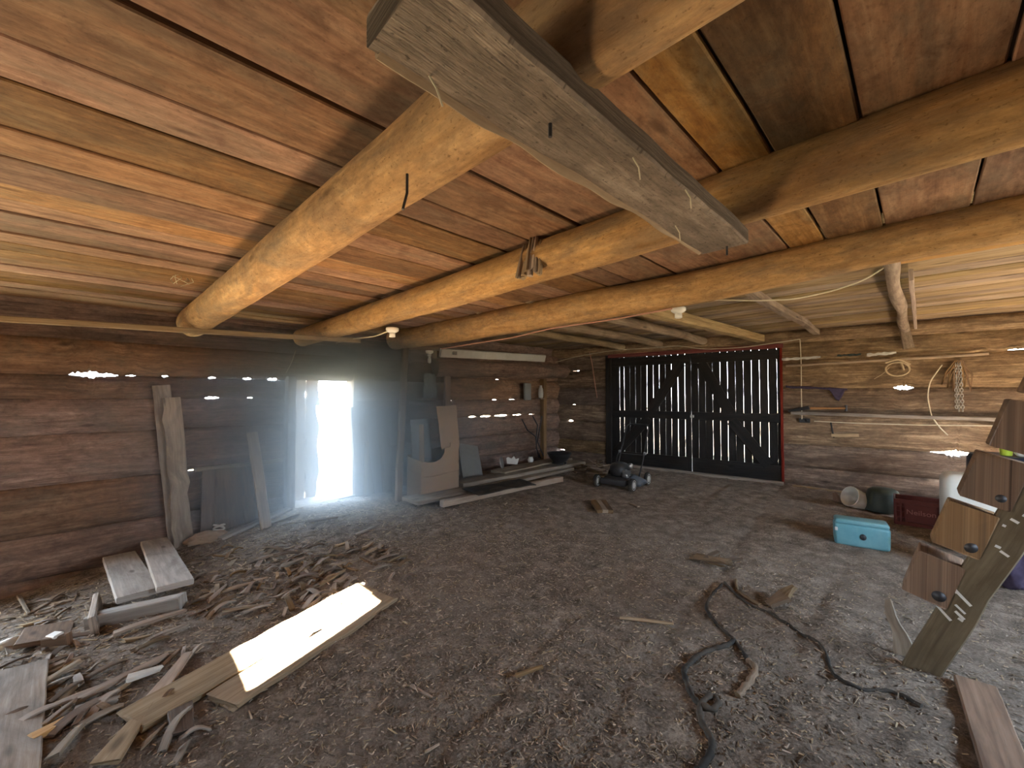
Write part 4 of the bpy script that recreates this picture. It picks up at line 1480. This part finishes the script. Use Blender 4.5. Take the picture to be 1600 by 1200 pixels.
def rag(lab, pa, pb, mat, h, cat='rag', name='rag', drop=None):
    b = MB()
    A, B = wp(*pa, .04), wp(*pb, .04)
    n = 22
    vs = []
    for i in range(n + 1):
        t_ = i / n
        p = A + (B - A) * t_
        hh = h * (.55 + .9 * abs(noise.noise(V((t_ * 4, pa[0], 0))))) * (1 if not drop else drop(t_))
        for k in range(7):
            u = k / 6 - .5
            vs.append(p + V((0, 0, -hh * (u + .5) if drop else hh * u)) - DN * (.03 + .03 * noise.noise(V((t_ * 9, u * 4, pa[0])))))
    fs = [[i * 7 + k, (i + 1) * 7 + k, (i + 1) * 7 + k + 1, i * 7 + k + 1] for i in range(n) for k in range(6)]
    b.add(vs, fs, None, True)
    o = b.build(name, mat, None, lab, cat)
    md = o.modifiers.new('s', 'SOLIDIFY')
    md.thickness = .008
    return o


rag('white rag stuffed between the logs beside the doors', (1222, 562), (1282, 558), M_rag, .05)
rag('white rag stuffed between the logs near the hung rope', (1354, 555), (1400, 551), M_rag, .05)
rag('greenish rag stuffed between the logs, between two white ones', (1308, 556), (1345, 554), M_dkgreen, .035)
rag('dark purple cloth draped along the log with one corner hanging', (1228, 603), (1324, 607), M_purple, .14, 'cloth', 'cloth', lambda t_: .35 + (1.4 if .72 < t_ < .95 else .0) * math.sin(max(0, min(1, (t_ - .72) / .23)) * math.pi))
# hammer on the ledge
hA, hB = wp(1266, 638, .09), wp(1322, 638, .09)
hm = thing('hammer', 'hammer with an orange wooden handle lying on the ledge board', 'hammer', hA)
b = MB()
b.tube([hA + (hB - hA) * (i / 8) for i in range(9)], [.017, .019, .019, .016, .014, .014, .015, .016, .015], 10)
b.build('handle', M_handle, hm)
b = MB()
b.tube([hB + V((0, 0, -.045)), hB + V((0, 0, .0)), hB + V((0, 0, .05))], [.02, .016, .02], 10)
b.build('head', M_dmetal, hm)
b = MB()
b.plank(wp(1232, 642, .08), wp(1264, 637, .08), .035, .05, (0, 0, 1), n=4, w1=.06)
b.build('wedge', M_black, None, 'black wedge-shaped piece on the ledge left of the hammer', 'wedge')
# socket box with cords
sb = wp(1257, 657, .03)
so = thing('outlet_box', 'small black outlet box on the log wall where the cord turns', 'outlet', sb)
b = MB()
b.box(sb, (.15, .05, .07), Euler((0, 0, math.atan2(DV.y, DV.x))), .008)
b.build('box', M_dkplas, so)
b = MB()
b.lathe(sb - DN * .028 + DV * .03, [(.018, 0), (.02, .006), (.0001, .006)], 10, Matrix.Rotation(math.pi / 2, 3, 'X'))
b.build('outlet', M_dmetal, so)


def cord(name, lab, pts, r, mat, cat='cord', sag=0):
    b = MB()
    Q = []
    for i in range(len(pts) - 1):
        for k in range(6):
            t_ = k / 6
            Q.append(pts[i].lerp(pts[i + 1], t_))
    Q.append(pts[-1])
    for it in range(3):
        Q = [Q[0]] + [(Q[i - 1] + Q[i] * 2 + Q[i + 1]) / 4 for i in range(1, len(Q) - 1)] + [Q[-1]]
    b.tube(Q, r, 6)
    return b.build(name, mat, None, lab, cat)


cord('cord', 'cream cord dropping straight down beside the doors to the black outlet box', [wp(1250, 530, .03), wp(1252, 570, .05), wp(1252, 610, .06), wp(1253, 655, .05)], .008, M_cord)
cord('cord', 'cream cord running level from the outlet box to the right', [wp(1272, 658, .05), wp(1330, 661, .04), wp(1430, 664, .05), wp(1520, 665, .05), wp(1600, 666, .05)], .008, M_cord)
cord('cord', 'cream cord wandering over the red door lintel', [wp(868, 566, .2), wp(905, 556, .06), wp(960, 547, .05), wp(1030, 543, .05), wp(1060, 540, .07), wp(1100, 546, .05), wp(1160, 543, .05), wp(1210, 536, .05), wp(1250, 530, .04)], .007, M_cord)
cord('cord', 'reddish cord hanging down the logs left of the black doors', [wp(921, 550, .04), wp(926, 572, .04), wp(928, 590, .04), wp(933, 622, .04)], .009, M_pink)
yb = lambda px, py, y: on('y', y, px, py)
cord('cord', 'cream cord slung from the bulb holder up to the crooked pole rafter', [yb(1072, 474, 3.56), yb(1098, 468, 3.6), yb(1180, 470, 3.7), yb(1240, 468, 3.85), yb(1300, 455, 4.0), yb(1350, 438, 4.1), yb(1388, 414, 4.2)], .006, M_cord)
cord('wire', 'faded pink wire stapled along the underside of the farthest log', [yb(690, 545, 3.2), yb(745, 536, 3.2), yb(800, 528, 3.2), yb(860, 513, 3.2), yb(960, 499, 3.2), yb(1050, 482, 3.2)], .007, M_pink, 'wire')
cord('cord', 'white cord drooping from the lath to the bulb holder on the middle log', [on('x', -5.35, 525, 536), on('x', -5.3, 545, 530), yb(585, 526, 2.0), yb(606, 518, 2.0)], .007, M_cord)
cord('cord', 'thin cream cord hanging down from the lath to the top of the bright doorway', [on('x', -5.7, 462, 548), on('x', -5.9, 456, 566), on('x', -6.0, 447, 583)], .005, M_cord)
cord('rod', 'pale bent wire hanging on the log wall between rope and chain', [wp(1472, 570, .05), wp(1453, 596, .05), wp(1449, 620, .06), wp(1455, 650, .08), wp(1468, 668, .07), wp(1481, 680, .06)], .008, M_cord, 'wire')
b = MB()
b.plank(wp(1298, 660, .04), wp(1303, 684, .04), .02, .03, DV, n=4)
b.build('peg', M_black, None, 'dark upright peg on the log wall below the hammer', 'peg')
board('offcut', 'short reddish offcut nailed to the log below the hammer', 'offcut', wp(1299, 680, .04), wp(1342, 680, .04), .05, .04, M_tan, (0, 0, 1), n=4)
# hung rope
rc = wp(1402, 566, .07)
ro = thing('rope', 'short hemp rope knotted on a peg of the log wall', 'rope', rc)
b = MB()
b.tube([rc + DV * (.13 * math.sin(a)) + V((0, 0, -.10 + .10 * math.cos(a))) - DN * (.012 * math.sin(3 * a)) for a in [i * 2 * math.pi / 24 for i in range(25)]], .013, 8)
b.build('loop', M_rope, ro)
b = MB()
b.tube([rc + DV * (-.13), rc + DV * (-.05) + V((0, 0, .03)), rc + V((0, 0, .045)) - DN * .02, rc + DV * .06 + V((0, 0, .02)), rc + DV * .14 + V((0, 0, -.04))], .016, 8)
b.tube([rc + DV * .03 + V((0, 0, .05)), rc + DV * .05 + V((0, 0, -.04)), rc + DV * .07 + V((0, 0, -.12))], .012, 8)
b.build('knot', M_rope, ro)
cord('string', 'frayed string trailing from the rope knot down the log', [wp(1390, 574, .06), wp(1380, 584, .05), wp(1366, 592, .04)], .005, M_rope, 'string')
# chain bundle and cord hank on a nail
cA = wp(1496, 563, .07)
ch = thing('chain', 'bunch of worn chain hanging on the log wall above the ledge', 'chain', cA)
for j, (o1, o2, n_) in enumerate(((0, .0, 17), (.02, .035, 17), (-.02, -.02, 16))):
    b = MB()
    for k in range(n_):
        t_ = k / 16
        c = cA + DV * (o1 + (o2 - o1) * t_) + V((0, 0, -.06 - .62 * t_)) - DN * (.012 * (j % 2))
        e1 = DV if k % 2 else -DN
        b.tube([c + e1 * (.014 * math.cos(a)) + V((0, 0, .027 * math.sin(a))) for a in [i * 2 * math.pi / 10 for i in range(11)]], .0055, 5, cap=False)
    b.build('strand', M_chain, ch)
b = MB()
for k in range(6):
    s = -.16 + k * .055
    b.tube([cA + DV * (.02 + s * .25), cA + DV * (s * .7) + V((0, 0, -.15)), cA + DV * s + V((0, 0, -.33 - .05 * (k % 3))) - DN * .01, cA + DV * (s * .9 + .03) + V((0, 0, -.20)), cA + DV * (.03)], .009, 6)
b.build('cord_hank', M_brown, ch)
# corner post at the right edge
board('corner_post', 'dark upright post against the log wall at the right edge of the view', 'post', wp(1594, 790, .08), wp(1592, 655, .08), .14, .10, M_brown, DV, n=8, wob=.005)
b = MB()
c = wp(1590, 682, .16)
b.tube([c + V((0, 0, -.10)), c, c + V((0, 0, .06)), c + V((0, 0, .11))], [.035, .037, .02, .016], 12)
b.build('bottle', M_dkgreen, None, 'small green bottle on the wall behind the lime green cup', 'bottle')
board('ledge_bracket', 'small block carrying the green bottle', 'block', c + DN * .07 + V((0, 0, -.12)), c - DN * .05 + V((0, 0, -.12)), .10, .035, M_brown, DV, n=3)

# ------------------------------------------------------------------ bulb holders
def holder(lab, c, bulb):
    o = thing('bulb_holder', lab, 'bulb holder', c)
    b = MB()
    b.lathe(c, [(.0001, .03), (.058, .03), (.062, .02), (.06, .0), (.045, -.012), (.03, -.02), (.0001, -.02)], 24)
    b.build('base', M_porc, o)
    b = MB()
    b.lathe(c, [(.028, -.018), (.030, -.03), (.030, -.06), (.024, -.062), (.022, -.03), (.0001, -.03)], 20)
    b.build('socket', M_porc, o)
    if bulb:
        b = MB()
        b.lathe(c, [(.016, -.055), (.018, -.075), (.026, -.10), (.031, -.125), (.028, -.15), (.016, -.165), (.0001, -.168)], 20)
        b.build('bulb', M_porc, o)
    return o


p = yb(613, 517, 1.99)
holder('white porcelain bulb holder under the middle log near the left wall', p, False)
p = yb(671, 551, 3.62)
hd = holder('white porcelain bulb holder with a bulb hanging by the end of the white strip', p, True)
p.z += .03
board('batten', 'short dark batten over the hanging bulb', 'batten', p + V((-.1, -.3, .03)), p + V((.1, .1, .03)), .10, .05, M_brown, (1, 0, 0), n=3)
p = V((-1.97, 3.52, 0))
hq = yb(1060, 486, 3.48)
holder('grimy porcelain bulb holder on the near end of the squared rafter', hq, False)
b = MB()
b.lathe(hq + V((0, 0, .03)), [(.055, 0), (.058, .01), (.058, .05), (.05, .055), (.0001, .055)], 18)
b.build('junction_box', M_dmetal, None, 'round grey junction box above the grimy bulb holder', 'junction box')
# wisps of straw and bent nails in the boards overhead
for k, (px, py, y) in enumerate(((636, 302, .65), (545, 430, 1.87), (795, 455, 3.16))):
    p = on('y', y, px, py)
    b = MB()
    b.tube([p + V((0, 0, .06)), p, p + V((.01, -.02, -.06))], .0045, 6)
    b.build('nail', M_dmetal, None, ['dark bent nail in the nearest log, left of the hanging plank', 'dark bent nail in the middle log near its left end', 'dark bent nail in the farthest log'][k], 'nail')
b = MB()
c = on('z', 2.468, 283, 432)
for k in range(6):
    b.tube([c + V((R.uniform(-.05, .05), R.uniform(-.05, .05), .03)), c + V((R.uniform(-.08, .08), R.uniform(-.1, .1), -.02)), c + V((R.uniform(-.12, .12), R.uniform(-.12, .12), -.06))], .003, 5)
b.build('straw_wisp', M_cord, None, 'wisp of straw hanging from the loft boards by the nearest log', 'straw')

# ------------------------------------------------------------------ light
sun = bpy.data.lights.new('sun', 'SUN')
sun.energy = SUN_E
sun.color = (1, .89, .76)
sun.angle = math.radians(.53)
so_ = bpy.data.objects.new('sun', sun)
COL.objects.link(so_)
so_.rotation_euler = V((-.376, .926, -.445)).to_track_quat('-Z', 'Y').to_euler()
w = bpy.data.worlds.new('sky')
scene.world = w
w.use_nodes = True
nt = w.node_tree
nt.nodes.clear()
bg = nt.nodes.new('ShaderNodeBackground')
bg.inputs['Color'].default_value = (.78, .89, 1.0, 1)
bg.inputs['Strength'].default_value = SKY_E
wo = nt.nodes.new('ShaderNodeOutputWorld')
tcw = nt.nodes.new('ShaderNodeTexCoord')
sx = nt.nodes.new('ShaderNodeSeparateXYZ')
nt.links.new(tcw.outputs['Generated'], sx.inputs[0])
rw = nt.nodes.new('ShaderNodeValToRGB')
mw = nt.nodes.new('ShaderNodeMath')
mw.operation = 'MULTIPLY_ADD'
mw.inputs[1].default_value = .5
mw.inputs[2].default_value = .5
nt.links.new(sx.outputs['Z'], mw.inputs[0])
nt.links.new(mw.outputs[0], rw.inputs[0])
er = rw.color_ramp.elements
er[0].position, er[0].color = .485, (.52, .44, .31, 1)      # sunlit dry meadow below the horizon
er[1].position, er[1].color = .505, (.84, .92, 1, 1)
e3 = er.new(.75)
e3.color = (.62, .80, 1, 1)
nt.links.new(rw.outputs[0], bg.inputs['Color'])
nt.links.new(bg.outputs[0], wo.inputs['Surface'])


def portal(c, sx, sy, d):
    l_ = bpy.data.lights.new('opening', 'AREA')
    l_.shape = 'RECTANGLE'
    l_.size, l_.size_y = sx, sy
    l_.cycles.is_portal = True
    o = bpy.data.objects.new('opening', l_)
    COL.objects.link(o)
    o.location = c
    o.rotation_euler = V(d).to_track_quat('-Z', 'Z').to_euler()
    return o


portal((LX - .25, -1.95, .75), 1.0, 2.0, (1, 0, 0))
portal((2.5, 3.45, 1.425), 1.5, .65, (-1, 0, 0))
portal((LX - .3, 2.24, .88), .86, 1.8, (1, 0, 0))

# added haze volume stands in for lens glare and dust around the small doorway
b = MB()
hc = V((LX + .2, 2.35, 1.15))
bm = bmesh.new()
bmesh.ops.create_icosphere(bm, subdivisions=3, radius=3.1)
for v in bm.verts:
    v.co = V((max(v.co.x, -.15), v.co.y, max(-1.13, min(1.05, v.co.z))))
b.bm(bm, Matrix.Identity(3), hc)
t = NT('glare_haze')
co = t.n('ShaderNodeTexCoord').outputs['Object']
ln = t.n('ShaderNodeVectorMath', operation='LENGTH')
t.l(co, ln.inputs[0])
d_ = t.math('POWER', t.math('SUBTRACT', 1., t.math('DIVIDE', ln.outputs['Value'], 2.8), True), 2.3)
pv = t.n('ShaderNodeVolumePrincipled')
pv.inputs['Color'].default_value = (.74, .88, 1, 1)
pv.inputs['Anisotropy'].default_value = .5
t.l(t.math('MULTIPLY', d_, HAZE), pv.inputs['Density'])
mo = t.n('ShaderNodeOutputMaterial')
t.l(pv.outputs[0], mo.inputs['Volume'])
b.build('haze', t.m, None, 'bluish haze standing in for lens glare and dust around the bright small doorway', 'haze', None, 'stuff', origin=hc)

cy = scene.cycles
cy.volume_step_rate = 4
cy.volume_max_steps = 64
cy.use_guiding = True
cy.use_denoising = True
try:
    cy.denoiser = 'OPENIMAGEDENOISE'
except Exception:
    pass
cy.max_bounces = 10
cy.diffuse_bounces = 6
cy.sample_clamp_indirect = 25
cy.use_adaptive_sampling = False
cy.surface_guiding_probability = .75
vs_ = scene.view_settings
vs_.view_transform = 'Standard'
vs_.look = 'None'
vs_.exposure = EXPO
vs_.gamma = 1
vs_.use_curve_mapping = False
